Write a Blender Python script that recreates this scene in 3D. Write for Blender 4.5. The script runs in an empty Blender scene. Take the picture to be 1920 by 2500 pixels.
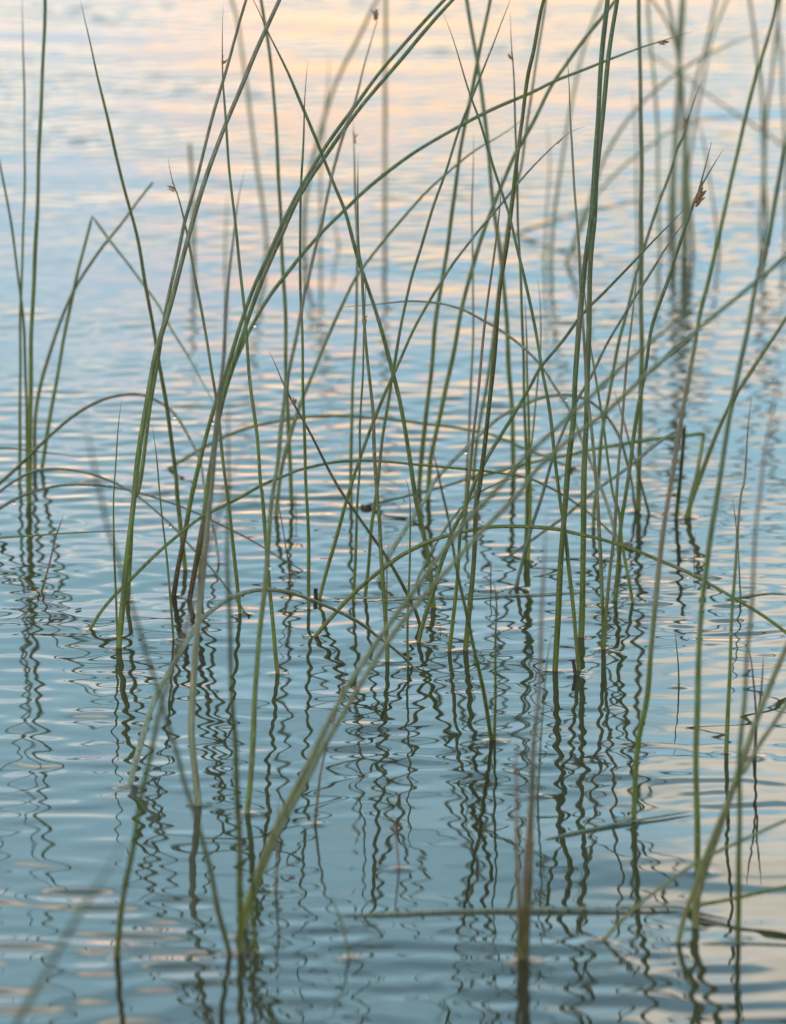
"""Rushes standing in rippled water at dusk.  Units: metres, +Y away from the camera, z = 0 is the calm water level."""
import bpy, math, random
import numpy as np
from mathutils import Vector

scene = bpy.context.scene
col = scene.collection
R = math.radians

# ------------------------------------------------------------------ camera
cam_d = bpy.data.cameras.new('camera')
cam_d.sensor_fit = 'VERTICAL'
cam_d.sensor_height = 36.0
cam_d.sensor_width = 27.65
cam_d.lens = 199.7
cam_d.clip_start = 0.05
cam_d.clip_end = 20000
cam_d.dof.use_dof = True
cam_d.dof.focus_distance = 4.12
cam_d.dof.aperture_fstop = 11.5
cam_d.dof.aperture_blades = 0
cam = bpy.data.objects.new('camera', cam_d)
col.objects.link(cam)
cam.location = (0, 0, 0.936)
cam.rotation_euler = (R(90 - 11.55), 0, 0)
scene.camera = cam

# ------------------------------------------------------------------ sky, sun, exposure
SUN_EL, SUN_AZ = 7.0, 215.0          # low sun behind the camera, a little to the left
BANK = (7.16, 35.64, 14.36)
SKY_STOPS = [(0.0, (1.0, 0.65, 0.36)), (0.15, (1.0, 0.65, 0.40)), (0.172, (0.84, 0.62, 0.53)), (0.205, (0.44, 0.56, 0.68)),
             (0.30, (0.33, 0.56, 0.69)), (0.39, (0.29, 0.51, 0.62)), (0.49, (0.16, 0.30, 0.385)), (1.0, (0.15, 0.25, 0.34))]
world = bpy.data.worlds.new('World')
scene.world = world
world.use_nodes = True
nt = world.node_tree
N, Lk = nt.nodes, nt.links
N.clear()
def node(tree, kind, **kw):
    n = tree.nodes.new(kind)
    for k, v in kw.items():
        setattr(n, k, v)
    return n
def ramp(n, stops, interp='EASE'):
    cr = n.color_ramp
    cr.interpolation = interp
    while len(cr.elements) < len(stops):
        cr.elements.new(0.5)
    for e, (p, c) in zip(cr.elements, stops):
        e.position = p
        e.color = (*c, 1) if len(c) == 3 else c
wout = node(nt, 'ShaderNodeOutputWorld')
bg = node(nt, 'ShaderNodeBackground')
sky = node(nt, 'ShaderNodeTexSky', sky_type='NISHITA', sun_disc=False)
sky.sun_elevation = R(SUN_EL)
sky.sun_rotation = R(SUN_AZ)
tc = node(nt, 'ShaderNodeTexCoord')
sep = node(nt, 'ShaderNodeSeparateXYZ')
Lk.new(tc.outputs['Generated'], sep.inputs[0])
# thin evening cloud: one noise for its edges, one for the broad banks
def wnoise(loc, scale, detail, rough):
    mp = node(nt, 'ShaderNodeMapping')
    mp.inputs['Location'].default_value = loc
    mp.inputs['Scale'].default_value = scale
    Lk.new(tc.outputs['Generated'], mp.inputs[0])
    nz = node(nt, 'ShaderNodeTexNoise')
    nz.inputs['Scale'].default_value = 1.0
    nz.inputs['Detail'].default_value = detail
    nz.inputs['Roughness'].default_value = rough
    Lk.new(mp.outputs[0], nz.inputs['Vector'])
    return nz.outputs['Fac']
edge = wnoise((9.65, 4.9, 7.9), (8, 8, 14), 3.0, 0.5)
bank = wnoise(BANK, (7, 7, 10), 3.0, 0.45)
# sky colour by elevation (z = sine of elevation), its warm band ragged along the cloud edges
rag = node(nt, 'ShaderNodeMath', operation='MULTIPLY_ADD')
rag.inputs[1].default_value = -0.24
Lk.new(edge, rag.inputs[0])
Lk.new(sep.outputs['Z'], rag.inputs[2])
rag2 = node(nt, 'ShaderNodeMath', operation='ADD')
rag2.inputs[1].default_value = 0.12
Lk.new(rag.outputs[0], rag2.inputs[0])
mr = node(nt, 'ShaderNodeMapRange')
mr.inputs['From Min'].default_value = 0.0
mr.inputs['From Max'].default_value = 0.7
Lk.new(rag2.outputs[0], mr.inputs['Value'])
rp = node(nt, 'ShaderNodeValToRGB')
ramp(rp, SKY_STOPS, 'LINEAR')
Lk.new(mr.outputs[0], rp.inputs[0])
cr = node(nt, 'ShaderNodeValToRGB')
ramp(cr, [(0.52, (0, 0, 0)), (0.64, (1, 1, 1))])
Lk.new(bank, cr.inputs[0])
cm = node(nt, 'ShaderNodeMath', operation='MULTIPLY')
cm.inputs[1].default_value = 0.6
Lk.new(cr.outputs[0], cm.inputs[0])
cloud = node(nt, 'ShaderNodeMix', data_type='RGBA')
cloud.inputs['B'].default_value = (1.40, 1.12, 0.82, 1)
Lk.new(cm.outputs[0], cloud.inputs['Factor'])
Lk.new(rp.outputs[0], cloud.inputs['A'])
gain = node(nt, 'ShaderNodeMix', data_type='RGBA', blend_type='MULTIPLY')
gain.inputs['Factor'].default_value = 1.0
gain.inputs['B'].default_value = (2.15, 2.15, 2.15, 1)
Lk.new(cloud.outputs['Result'], gain.inputs['A'])
nsk = node(nt, 'ShaderNodeMix', data_type='RGBA', blend_type='ADD')
nsk.inputs['Factor'].default_value = 0.03
Lk.new(gain.outputs['Result'], nsk.inputs['A'])
Lk.new(sky.outputs[0], nsk.inputs['B'])
Lk.new(nsk.outputs['Result'], bg.inputs['Color'])
bg.inputs['Strength'].default_value = 1.0
Lk.new(bg.outputs[0], wout.inputs[0])

sun_d = bpy.data.lights.new('sun', 'SUN')
sun_d.energy = 1.0
sun_d.angle = R(20)
sun_d.color = (1.0, 0.88, 0.74)
sun = bpy.data.objects.new('sun', sun_d)
col.objects.link(sun)
a = R(SUN_AZ)
sdir = Vector((math.sin(a) * math.cos(R(SUN_EL)), math.cos(a) * math.cos(R(SUN_EL)), math.sin(R(SUN_EL))))
sun.rotation_euler = sdir.to_track_quat('Z', 'Y').to_euler()

scene.view_settings.view_transform = 'Standard'
scene.view_settings.look = 'None'
scene.view_settings.exposure = 0.0
scene.view_settings.gamma = 1.0
scene.cycles.max_bounces = 6
scene.cycles.use_denoising = True

# ------------------------------------------------------------------ the traced place: every stem in metres
# (name, label, category, group, look, end, radius mm at foot, top/foot radius, dry tip share, sheath length, kinks, flowers, points)
STEMS = [
 ('rush', 'rush stem of the left clump that leans out over the left picture edge', 'rush', 'rush stems standing in the water', 'green', 'X', 1.49, 0.45, 0.0, 0, [], [], [(-0.3061, 4.6658, 0.0), (-0.3055, 4.6625, 0.0646), (-0.3065, 4.6599, 0.1157), (-0.3086, 4.6577, 0.1592), (-0.3137, 4.6551, 0.2098), (-0.3168, 4.6537, 0.2357), (-0.3207, 4.6525, 0.2587), (-0.3246, 4.6515, 0.2773), (-0.3311, 4.6501, 0.3044), (-0.3452, 4.647, 0.3592), (-0.3593, 4.6438, 0.4069)]),
 ('rush', 'thin straight rush stem standing leftmost in the left clump', 'rush', 'rush stems standing in the water', 'green', 'A', 1.42, 0.5, 0.12, 0, [], [], [(-0.3144, 4.6951, 0.0), (-0.3131, 4.6957, 0.1021), (-0.3107, 4.6961, 0.1745), (-0.3082, 4.6966, 0.2379), (-0.3063, 4.697, 0.3095), (-0.3072, 4.6974, 0.3736), (-0.3075, 4.6976, 0.4034), (-0.3065, 4.6977, 0.4175)]),
 ('rush', 'thick upright stem of the left clump running off the top edge', 'rush', 'rush stems standing in the water', 'green', 'X', 2.06, 0.6, 0.0, 0, [], [], [(-0.3015, 4.6155, -0.0), (-0.3, 4.6141, 0.0736), (-0.2973, 4.6128, 0.1454), (-0.2936, 4.6115, 0.2166), (-0.2899, 4.6103, 0.2789), (-0.2857, 4.6087, 0.3633), (-0.2831, 4.6077, 0.4191), (-0.2799, 4.6063, 0.4849), (-0.2767, 4.605, 0.5422)]),
 ('rush', 'stem of left clump bowing right and ending in a blunt broken top', 'rush', 'rush stems standing in the water', 'mottled', 'B', 1.97, 0.5, 0.0, 0, [], [], [(-0.3051, 4.7471, 0.0), (-0.3038, 4.7482, 0.0486), (-0.2991, 4.7488, 0.0779), (-0.2901, 4.7495, 0.1072), (-0.2797, 4.7502, 0.1365), (-0.2694, 4.7508, 0.1583), (-0.2547, 4.7514, 0.1802), (-0.2445, 4.7518, 0.1947), (-0.2284, 4.7524, 0.215), (-0.2168, 4.7528, 0.231), (-0.2027, 4.7533, 0.2486)]),
 ('rush', 'left clump stem snapped at a sharp kink, pale top hanging down rightward', 'rush', 'rush stems bent over into arches', 'kinkpale', 'A', 1.82, 0.4, 0.08, 0, [6], [], [(-0.3, 4.7546, 0.0), (-0.2924, 4.7506, 0.0422), (-0.2844, 4.7465, 0.0857), (-0.2749, 4.7416, 0.1379), (-0.2671, 4.7384, 0.1706), (-0.2595, 4.7358, 0.1972), (-0.2529, 4.7333, 0.223), (-0.239, 4.7309, 0.2038), (-0.2247, 4.7286, 0.1852), (-0.2097, 4.7261, 0.1638), (-0.199, 4.7243, 0.1496), (-0.1876, 4.7221, 0.1295), (-0.1732, 4.7194, 0.1066), (-0.1589, 4.7166, 0.0809), (-0.1503, 4.7149, 0.0665), (-0.1432, 4.7135, 0.0536), (-0.136, 4.7122, 0.0421)]),
 ('rush', 'tall round arch at left whose pale drop-beaded end dips into the water', 'rush', 'rush stems bent over into arches', 'palend', 'W', 1.47, 0.7, 0.0, 0, [], [], [(-0.3471, 4.5942, -0.0), (-0.3319, 4.5815, 0.0162), (-0.3228, 4.5741, 0.0255), (-0.3003, 4.5552, 0.0492), (-0.278, 4.5364, 0.0726), (-0.256, 4.5185, 0.0936), (-0.2343, 4.5029, 0.1077), (-0.2201, 4.4934, 0.1132), (-0.2087, 4.486, 0.1157), (-0.1989, 4.4795, 0.1155), (-0.1876, 4.4715, 0.1121), (-0.1778, 4.4639, 0.1073), (-0.1694, 4.4554, 0.0991), (-0.1623, 4.446, 0.0885), (-0.1567, 4.4377, 0.079), (-0.1524, 4.4299, 0.0694), (-0.1502, 4.4215, 0.0587), (-0.1472, 4.4095, 0.0432), (-0.1435, 4.3982, 0.0289), (-0.1392, 4.3842, 0.0112), (-0.1372, 4.3754, 0.0)]),
 ('rush', 'upper of two low bluish arches entering from the left edge', 'rush', 'rush stems bent over into arches', 'teal', 'W', 1.31, 0.55, 0.0, 0, [], [], [(-0.3426, 4.5522, 0.0), (-0.3297, 4.5309, 0.0171), (-0.3186, 4.5134, 0.0306), (-0.3062, 4.4957, 0.0426), (-0.2881, 4.472, 0.0556), (-0.2703, 4.4506, 0.0619), (-0.2528, 4.4292, 0.0647), (-0.2354, 4.4073, 0.0649), (-0.2181, 4.3843, 0.0626), (-0.2009, 4.3597, 0.058), (-0.1867, 4.3376, 0.0523), (-0.1726, 4.3138, 0.045), (-0.1669, 4.3038, 0.0416), (-0.1543, 4.28, 0.0332), (-0.1445, 4.2612, 0.0264), (-0.1348, 4.2424, 0.0198), (-0.1252, 4.2222, 0.0122), (-0.1183, 4.2084, 0.0073), (-0.1108, 4.1904, 0.0)]),
 ('rush', 'lower and longer of two low bluish arches entering from the left edge', 'rush', 'rush stems bent over into arches', 'teal', 'W', 1.43, 0.4, 0.07, 0, [], [], [(-0.3436, 4.4705, 0.0), (-0.3275, 4.4611, 0.0187), (-0.3147, 4.4549, 0.0284), (-0.3033, 4.4494, 0.0365), (-0.2863, 4.4419, 0.0449), (-0.2653, 4.4331, 0.0515), (-0.2445, 4.4244, 0.054), (-0.2237, 4.4158, 0.0543), (-0.2058, 4.4081, 0.0524), (-0.1894, 4.4009, 0.049), (-0.1688, 4.3917, 0.0433), (-0.1511, 4.3836, 0.0374), (-0.1348, 4.3759, 0.0308), (-0.1212, 4.3694, 0.0253), (-0.1077, 4.3629, 0.0191), (-0.0942, 4.3561, 0.0123), (-0.0888, 4.3534, 0.0095), (-0.078, 4.3483, 0.0051), (-0.0686, 4.3435, 0.0)]),
 ('rush', 'short stem reaching in from left edge with a long red tip', 'rush', 'rush stems bent over into arches', 'green', 'A', 1.17, 0.5, 0.34, 0, [], [], [(-0.3825, 4.5801, 0.0), (-0.369, 4.5757, 0.0338), (-0.3503, 4.5725, 0.0508), (-0.322, 4.5689, 0.0558), (-0.3009, 4.5661, 0.0549), (-0.2868, 4.5643, 0.0531), (-0.2686, 4.5619, 0.0514), (-0.2531, 4.5599, 0.049)]),
 ('rush', 'nearly level thin stem from left edge with a black hair-thin end', 'rush', 'rush stems bent over into arches', 'green', 'A', 1.11, 0.5, 0.22, 0, [], [], [(-0.3633, 4.3403, 0.0), (-0.3494, 4.3369, 0.0191), (-0.3331, 4.3343, 0.0265), (-0.3062, 4.3302, 0.0305), (-0.2793, 4.3261, 0.0332), (-0.2525, 4.322, 0.0362), (-0.2324, 4.319, 0.0378), (-0.2124, 4.316, 0.0391), (-0.1971, 4.3136, 0.0393)]),
 ('rush_shoot', 'short brown pointed shoot leaning right at the lower left of the left clump', 'shoot', 'small young shoots poking from the water', 'brown', 'A', 1.16, 0.45, 0.0, 0, [], [], [(-0.2705, 4.2718, 0.0), (-0.2644, 4.2741, 0.021), (-0.2591, 4.2766, 0.0433), (-0.2527, 4.2785, 0.0606)]),
 ('curled_leaf', 'curled pale leaf arching left from the foot of the brown shoot', 'leaf', 'small young shoots poking from the water', 'mottled', 'A', 0.82, 0.45, 0.0, 0, [], [], [(-0.2705, 4.262, 0.0), (-0.2769, 4.2612, 0.0077), (-0.2873, 4.2603, 0.0153), (-0.295, 4.2596, 0.0178), (-0.3015, 4.2591, 0.0188), (-0.3094, 4.2585, 0.0179)]),
 ('rush', 'thin dry grey stem standing just left of the thick leaning pair', 'rush', 'rush stems standing in the water', 'mottled', 'A', 0.99, 0.45, 0.12, 0, [], [], [(-0.2047, 4.112, 0.0), (-0.2049, 4.1111, 0.0106), (-0.2052, 4.1091, 0.0343), (-0.2059, 4.1069, 0.0607), (-0.2056, 4.1047, 0.0869), (-0.2051, 4.1021, 0.1182), (-0.203, 4.0993, 0.1507), (-0.2008, 4.0976, 0.1702), (-0.1986, 4.0964, 0.1844)]),
 ('rush', 'thickest stem at left, front one of a leaning pair with olive foot', 'rush', 'rush stems standing in the water', 'greyup', 'X', 2.29, 0.6, 0.0, 0, [], [], [(-0.2019, 4.0781, 0.0), (-0.1988, 4.0801, 0.0343), (-0.1948, 4.0825, 0.0748), (-0.1895, 4.085, 0.1165), (-0.1829, 4.088, 0.1656), (-0.1777, 4.0899, 0.197), (-0.1726, 4.0914, 0.2221), (-0.165, 4.093, 0.2471), (-0.1574, 4.0946, 0.2721), (-0.1504, 4.0962, 0.297), (-0.1409, 4.0983, 0.3318), (-0.1308, 4.1003, 0.3616), (-0.1208, 4.102, 0.3889), (-0.107, 4.1041, 0.4198), (-0.0958, 4.1058, 0.4457), (-0.0821, 4.1078, 0.4752), (-0.0527, 4.1121, 0.5348), (-0.0234, 4.1163, 0.5868)]),
 ('rush', 'rear stem of the leaning pair at left, parting from it upward', 'rush', 'rush stems standing in the water', 'greyup', 'X', 1.83, 0.5, 0.0, 0, [], [], [(-0.203, 4.2413, 0.0), (-0.2005, 4.2412, 0.0347), (-0.1968, 4.241, 0.0786), (-0.1935, 4.241, 0.0865), (-0.1886, 4.2408, 0.1236), (-0.1844, 4.2407, 0.1526), (-0.1797, 4.2406, 0.1803), (-0.1743, 4.2405, 0.2092), (-0.1682, 4.2404, 0.2406), (-0.1628, 4.2403, 0.2667), (-0.1575, 4.2402, 0.2914), (-0.1509, 4.2401, 0.3148), (-0.143, 4.24, 0.3446), (-0.1338, 4.2399, 0.3769), (-0.1246, 4.2397, 0.4091), (-0.1103, 4.2395, 0.4604), (-0.0914, 4.2392, 0.5238), (-0.0726, 4.239, 0.5791)]),
 ('rush', 'dark green stem slanting up left to a purple tip at the top edge', 'rush', 'rush stems standing in the water', 'dark', 'A', 1.88, 0.5, 0.09, 0, [], [], [(-0.1625, 4.3498, 0.0), (-0.1635, 4.3503, 0.0115), (-0.1661, 4.3515, 0.0372), (-0.1686, 4.3524, 0.0588), (-0.1698, 4.3532, 0.0763), (-0.1749, 4.3549, 0.1153), (-0.18, 4.3565, 0.1515), (-0.1851, 4.3581, 0.1863), (-0.1915, 4.3597, 0.221), (-0.1972, 4.3612, 0.2556), (-0.2069, 4.3629, 0.2928), (-0.2133, 4.3643, 0.322), (-0.2197, 4.3656, 0.351), (-0.226, 4.3669, 0.3787), (-0.2324, 4.3682, 0.4064), (-0.2375, 4.3692, 0.4287), (-0.2413, 4.37, 0.4465)]),
 ('rush', 'upper stem of the long parallel pair curving to the top centre', 'rush', 'rush stems standing in the water', 'green', 'X', 1.91, 0.6, 0.0, 0.06, [], [], [(-0.1682, 4.2583, 0.0), (-0.1647, 4.2583, 0.0217), (-0.1586, 4.2582, 0.0525), (-0.1532, 4.2581, 0.0818), (-0.1458, 4.258, 0.115), (-0.1378, 4.2579, 0.1415), (-0.1292, 4.2578, 0.1667), (-0.1212, 4.2578, 0.193), (-0.114, 4.2577, 0.2154), (-0.1041, 4.2576, 0.2443), (-0.0921, 4.2575, 0.2705), (-0.0741, 4.2574, 0.3084), (-0.0521, 4.2573, 0.3448), (-0.0314, 4.2572, 0.3746), (-0.0134, 4.2571, 0.3999), (0.0046, 4.257, 0.4212), (0.0239, 4.257, 0.4431), (0.0386, 4.2569, 0.4585), (0.0869, 4.2567, 0.5061), (0.1352, 4.2565, 0.5476)]),
 ('rush', 'lower stem of the long parallel pair, red sheath at its foot', 'rush', 'rush stems standing in the water', 'mottled', 'X', 2.04, 0.6, 0.0, 0.06, [], [], [(-0.1555, 4.2413, 0.0), (-0.1497, 4.2418, 0.0319), (-0.1443, 4.2424, 0.0677), (-0.1422, 4.2427, 0.0849), (-0.1375, 4.2431, 0.1113), (-0.1328, 4.2436, 0.1403), (-0.1268, 4.244, 0.1652), (-0.1189, 4.2444, 0.1901), (-0.1104, 4.2449, 0.2176), (-0.0993, 4.2454, 0.2476), (-0.0879, 4.2459, 0.2736), (-0.07, 4.2465, 0.3113), (-0.0472, 4.2473, 0.3475), (-0.0277, 4.2478, 0.3746), (-0.0089, 4.2483, 0.3977), (0.0114, 4.2488, 0.4209), (0.0309, 4.2493, 0.4439), (0.0445, 4.2496, 0.4593), (0.0911, 4.2508, 0.5085), (0.1376, 4.252, 0.5513)]),
 ('rush', 'long stem sweeping right to a brown flower cluster near the upper right', 'rush', 'rush stems standing in the water', 'green', 'A', 1.66, 0.75, 0.06, 0, [], [(25.535, 1.0, 5, 1)], [(-0.1504, 4.334, 0.0), (-0.1489, 4.3352, 0.0256), (-0.1461, 4.3363, 0.0498), (-0.143, 4.337, 0.066), (-0.1392, 4.3385, 0.0981), (-0.1345, 4.3399, 0.1262), (-0.127, 4.3411, 0.153), (-0.1183, 4.3423, 0.1769), (-0.1077, 4.3435, 0.1996), (-0.0944, 4.3447, 0.2208), (-0.0824, 4.3456, 0.236), (-0.0705, 4.3465, 0.2513), (-0.052, 4.3477, 0.2711), (-0.0348, 4.3488, 0.2876), (-0.0216, 4.3497, 0.3007), (-0.0084, 4.3505, 0.3119), (0.0113, 4.3517, 0.3264), (0.0311, 4.3528, 0.3388), (0.0561, 4.3541, 0.3526), (0.0771, 4.3552, 0.363), (0.1074, 4.3568, 0.3761), (0.1255, 4.3577, 0.3852), (0.1479, 4.3589, 0.3937), (0.1676, 4.3599, 0.4015), (0.1899, 4.361, 0.4099), (0.2031, 4.3616, 0.4138), (0.2123, 4.3621, 0.4166), (0.2221, 4.3626, 0.4198), (0.2316, 4.363, 0.4225)]),
 ('rush', 'upright green stem left of centre with a small bud below its red tip', 'rush', 'rush stems standing in the water', 'green', 'A', 1.6, 0.5, 0.15, 0, [], [(16.777, 0.8, 3, 1)], [(-0.0833, 3.9965, 0.0), (-0.0849, 3.9968, 0.0136), (-0.0872, 3.9973, 0.0463), (-0.0895, 3.9978, 0.0776), (-0.0925, 3.9983, 0.1089), (-0.0942, 3.9987, 0.1338), (-0.0948, 3.9988, 0.1363), (-0.0971, 3.9993, 0.1662), (-0.0995, 3.9997, 0.191), (-0.1018, 4.0001, 0.2132), (-0.1047, 4.0007, 0.2503), (-0.1076, 4.0012, 0.281), (-0.1111, 4.0017, 0.3117), (-0.1134, 4.0021, 0.335), (-0.1157, 4.0026, 0.3631), (-0.1179, 4.0031, 0.3947), (-0.1202, 4.0037, 0.4287), (-0.1208, 4.0041, 0.4505), (-0.1208, 4.0044, 0.4687), (-0.1199, 4.0046, 0.4832)]),
 ('rush', 'grey-brown stem leaning left, rusty flower cluster just under its thin tip', 'rush', 'rush stems standing in the water', 'mottled', 'A', 1.54, 0.55, 0.08, 0, [], [(14.952, 0.9, 4, -1)], [(-0.1156, 4.1904, 0.0), (-0.1172, 4.1915, 0.0163), (-0.1203, 4.1935, 0.0488), (-0.1234, 4.1955, 0.0812), (-0.1246, 4.1963, 0.0929), (-0.1277, 4.198, 0.1201), (-0.1302, 4.1993, 0.1407), (-0.1333, 4.2008, 0.1639), (-0.1364, 4.2021, 0.1846), (-0.1395, 4.2034, 0.2051), (-0.1439, 4.205, 0.2308), (-0.1476, 4.2065, 0.2539), (-0.152, 4.2082, 0.2795), (-0.1563, 4.2094, 0.2987), (-0.1613, 4.2107, 0.3178), (-0.1639, 4.2111, 0.3249), (-0.1664, 4.2118, 0.3344), (-0.1682, 4.2125, 0.3461)]),
 ('rush', 'pale thick-footed foreground stem at lower left with a thin purplish top', 'rush', 'blurred rush stems close to the lens', 'palefoot', 'A', 2.69, 0.3, 0.12, 0, [], [], [(-0.1277, 3.6172, 0.0), (-0.1305, 3.6173, 0.0323), (-0.1318, 3.6174, 0.0507), (-0.1308, 3.6175, 0.0851), (-0.128, 3.6176, 0.116), (-0.1248, 3.6177, 0.1467), (-0.1213, 3.6178, 0.1763), (-0.1179, 3.6179, 0.2102), (-0.1157, 3.618, 0.2429), (-0.1128, 3.6181, 0.271), (-0.1102, 3.6182, 0.2935), (-0.1073, 3.6183, 0.3326), (-0.1032, 3.6184, 0.3715), (-0.1009, 3.6185, 0.3926), (-0.098, 3.6185, 0.4092), (-0.0947, 3.6186, 0.4219)]),
 ('rush', 'straight upright stem left of centre leaving the top edge beside a crossing', 'rush', 'rush stems standing in the water', 'green', 'X', 1.84, 0.65, 0.0, 0, [], [], [(-0.0837, 4.6119, 0.0), (-0.0846, 4.6123, 0.0107), (-0.085, 4.6129, 0.0308), (-0.0866, 4.6144, 0.0736), (-0.0881, 4.6159, 0.1163), (-0.0891, 4.6174, 0.1588), (-0.0915, 4.6193, 0.2154), (-0.0923, 4.6205, 0.2492), (-0.0957, 4.6224, 0.3054), (-0.0996, 4.6244, 0.3613), (-0.1071, 4.6264, 0.417), (-0.1164, 4.6288, 0.4822), (-0.1257, 4.6313, 0.5391)]),
 ('rush', 'long stem slanting from centre right up left to a red point', 'rush', 'rush stems standing in the water', 'green', 'A', 2.02, 0.5, 0.07, 0, [], [], [(0.0306, 4.216, -0.0), (0.0293, 4.2164, 0.0161), (0.0273, 4.2168, 0.0372), (0.0234, 4.2172, 0.0583), (0.0176, 4.2178, 0.0833), (0.0124, 4.2185, 0.1187), (0.0072, 4.2191, 0.1462), (0.0008, 4.2197, 0.1762), (-0.0057, 4.2203, 0.2035), (-0.0134, 4.2209, 0.2295), (-0.0211, 4.2214, 0.2528), (-0.0274, 4.2218, 0.2722), (-0.0364, 4.2225, 0.3032), (-0.044, 4.2229, 0.3225), (-0.0542, 4.2235, 0.3495), (-0.0669, 4.2242, 0.3803), (-0.0783, 4.2249, 0.4084), (-0.0935, 4.2256, 0.4378), (-0.1011, 4.226, 0.4556), (-0.1042, 4.2261, 0.4619), (-0.108, 4.2263, 0.4696)]),
 ('rush', 'very straight upright stem at centre left with a thin reddish point', 'rush', 'rush stems standing in the water', 'green', 'A', 1.48, 0.5, 0.16, 0, [], [], [(-0.064, 4.2112, 0.0), (-0.0641, 4.2089, 0.0389), (-0.065, 4.2064, 0.079), (-0.0661, 4.2037, 0.1242), (-0.0672, 4.2013, 0.1639), (-0.0683, 4.1988, 0.2033), (-0.0692, 4.196, 0.2492), (-0.0693, 4.1939, 0.2817), (-0.0685, 4.192, 0.3129), (-0.0671, 4.1891, 0.3581), (-0.0657, 4.1871, 0.3902), (-0.063, 4.1851, 0.4223)]),
 ('rush', 'soft foreground stem rising right from lower left to a dark flower at top', 'rush', 'blurred rush stems close to the lens', 'greyup', 'A', 1.97, 0.45, 0.09, 0, [], [(21.972, 1.2, 4, -1)], [(-0.0952, 3.595, 0.0), (-0.0913, 3.6076, 0.0485), (-0.0903, 3.6143, 0.0744), (-0.0875, 3.6227, 0.1068), (-0.0842, 3.6311, 0.1392), (-0.082, 3.6395, 0.1717), (-0.0787, 3.648, 0.2042), (-0.0759, 3.6519, 0.2194), (-0.0737, 3.6576, 0.241), (-0.0711, 3.6618, 0.2573), (-0.0687, 3.6666, 0.2758), (-0.0642, 3.6728, 0.2997), (-0.0598, 3.6788, 0.3225), (-0.0553, 3.684, 0.342), (-0.0509, 3.6888, 0.3605), (-0.0486, 3.6911, 0.3692), (-0.043, 3.6972, 0.3921), (-0.0363, 3.7038, 0.4171), (-0.0307, 3.709, 0.4368), (-0.0251, 3.7132, 0.452), (-0.0195, 3.7189, 0.4738), (-0.0139, 3.7242, 0.4935), (-0.01, 3.7278, 0.5072), (-0.0083, 3.7305, 0.5175)]),
 ('rush', 'dark upright foreground stem at lower left fading to a purple top', 'rush', 'blurred rush stems close to the lens', 'dark', 'A', 2.12, 0.35, 0.2, 0, [], [], [(-0.0907, 3.2637, 0.0), (-0.0909, 3.2532, 0.042), (-0.091, 3.2446, 0.0756), (-0.0913, 3.2347, 0.1145), (-0.0922, 3.2276, 0.142), (-0.0935, 3.2236, 0.1573), (-0.0945, 3.2137, 0.1953), (-0.0951, 3.2066, 0.2223), (-0.0952, 3.1995, 0.249), (-0.0943, 3.191, 0.2809), (-0.0936, 3.1814, 0.3167), (-0.0937, 3.1743, 0.3427), (-0.0937, 3.1692, 0.3614)]),
 ('rush', 'short dark stem at the foot of the lower left foreground clump, right of it', 'rush', 'blurred rush stems close to the lens', 'dark', 'A', 1.59, 0.45, 0.0, 0, [], [], [(-0.0818, 3.2637, 0.0), (-0.0826, 3.2623, 0.0185), (-0.0835, 3.2606, 0.04), (-0.0846, 3.259, 0.0614), (-0.0853, 3.2575, 0.0806)]),
 ('rush', 'upper of two long blurred foreground stems crossing diagonally to the right', 'rush', 'blurred rush stems close to the lens', 'palegreen', 'A', 2.04, 0.55, 0.06, 0, [], [], [(-0.0928, 3.2979, 0.0), (-0.0894, 3.297, 0.0162), (-0.084, 3.2961, 0.0324), (-0.0771, 3.2949, 0.0528), (-0.0678, 3.2936, 0.0753), (-0.0575, 3.2923, 0.0967), (-0.0467, 3.291, 0.1191), (-0.0431, 3.2905, 0.1265), (-0.0349, 3.2896, 0.1424), (-0.0258, 3.2885, 0.1594), (-0.0166, 3.2876, 0.1742), (-0.0034, 3.2862, 0.1942), (0.0097, 3.285, 0.2131), (0.0238, 3.2836, 0.2341), (0.0419, 3.2819, 0.2581), (0.0599, 3.2804, 0.2779), (0.0777, 3.2788, 0.2987), (0.0956, 3.2775, 0.3153), (0.1125, 3.2761, 0.3318), (0.1322, 3.2745, 0.3525), (0.152, 3.273, 0.3699), (0.1668, 3.2719, 0.3823), (0.1815, 3.2707, 0.3956), (0.1943, 3.2697, 0.4078)]),
 ('rush', 'lower of two long blurred foreground stems crossing diagonally to the right edge', 'rush', 'blurred rush stems close to the lens', 'palegreen', 'X', 1.94, 0.5, 0.0, 0, [], [], [(-0.0902, 3.3167, 0.0), (-0.0824, 3.3179, 0.0275), (-0.0756, 3.3187, 0.0454), (-0.0658, 3.3197, 0.0685), (-0.0549, 3.3206, 0.0884), (-0.0436, 3.3216, 0.1094), (-0.0312, 3.3226, 0.1302), (-0.0189, 3.3236, 0.1521), (-0.0045, 3.3247, 0.175), (0.0139, 3.326, 0.1999), (0.0343, 3.3272, 0.2227), (0.0547, 3.3285, 0.2454), (0.0761, 3.3298, 0.268), (0.084, 3.3304, 0.2793), (0.1043, 3.3315, 0.2988), (0.1246, 3.3326, 0.3142), (0.1449, 3.3337, 0.3326), (0.1651, 3.3349, 0.35), (0.1853, 3.336, 0.3683), (0.2055, 3.3371, 0.3846), (0.2176, 3.3378, 0.3948), (0.2337, 3.3387, 0.409), (0.2899, 3.3418, 0.4556), (0.346, 3.345, 0.4963)]),
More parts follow.
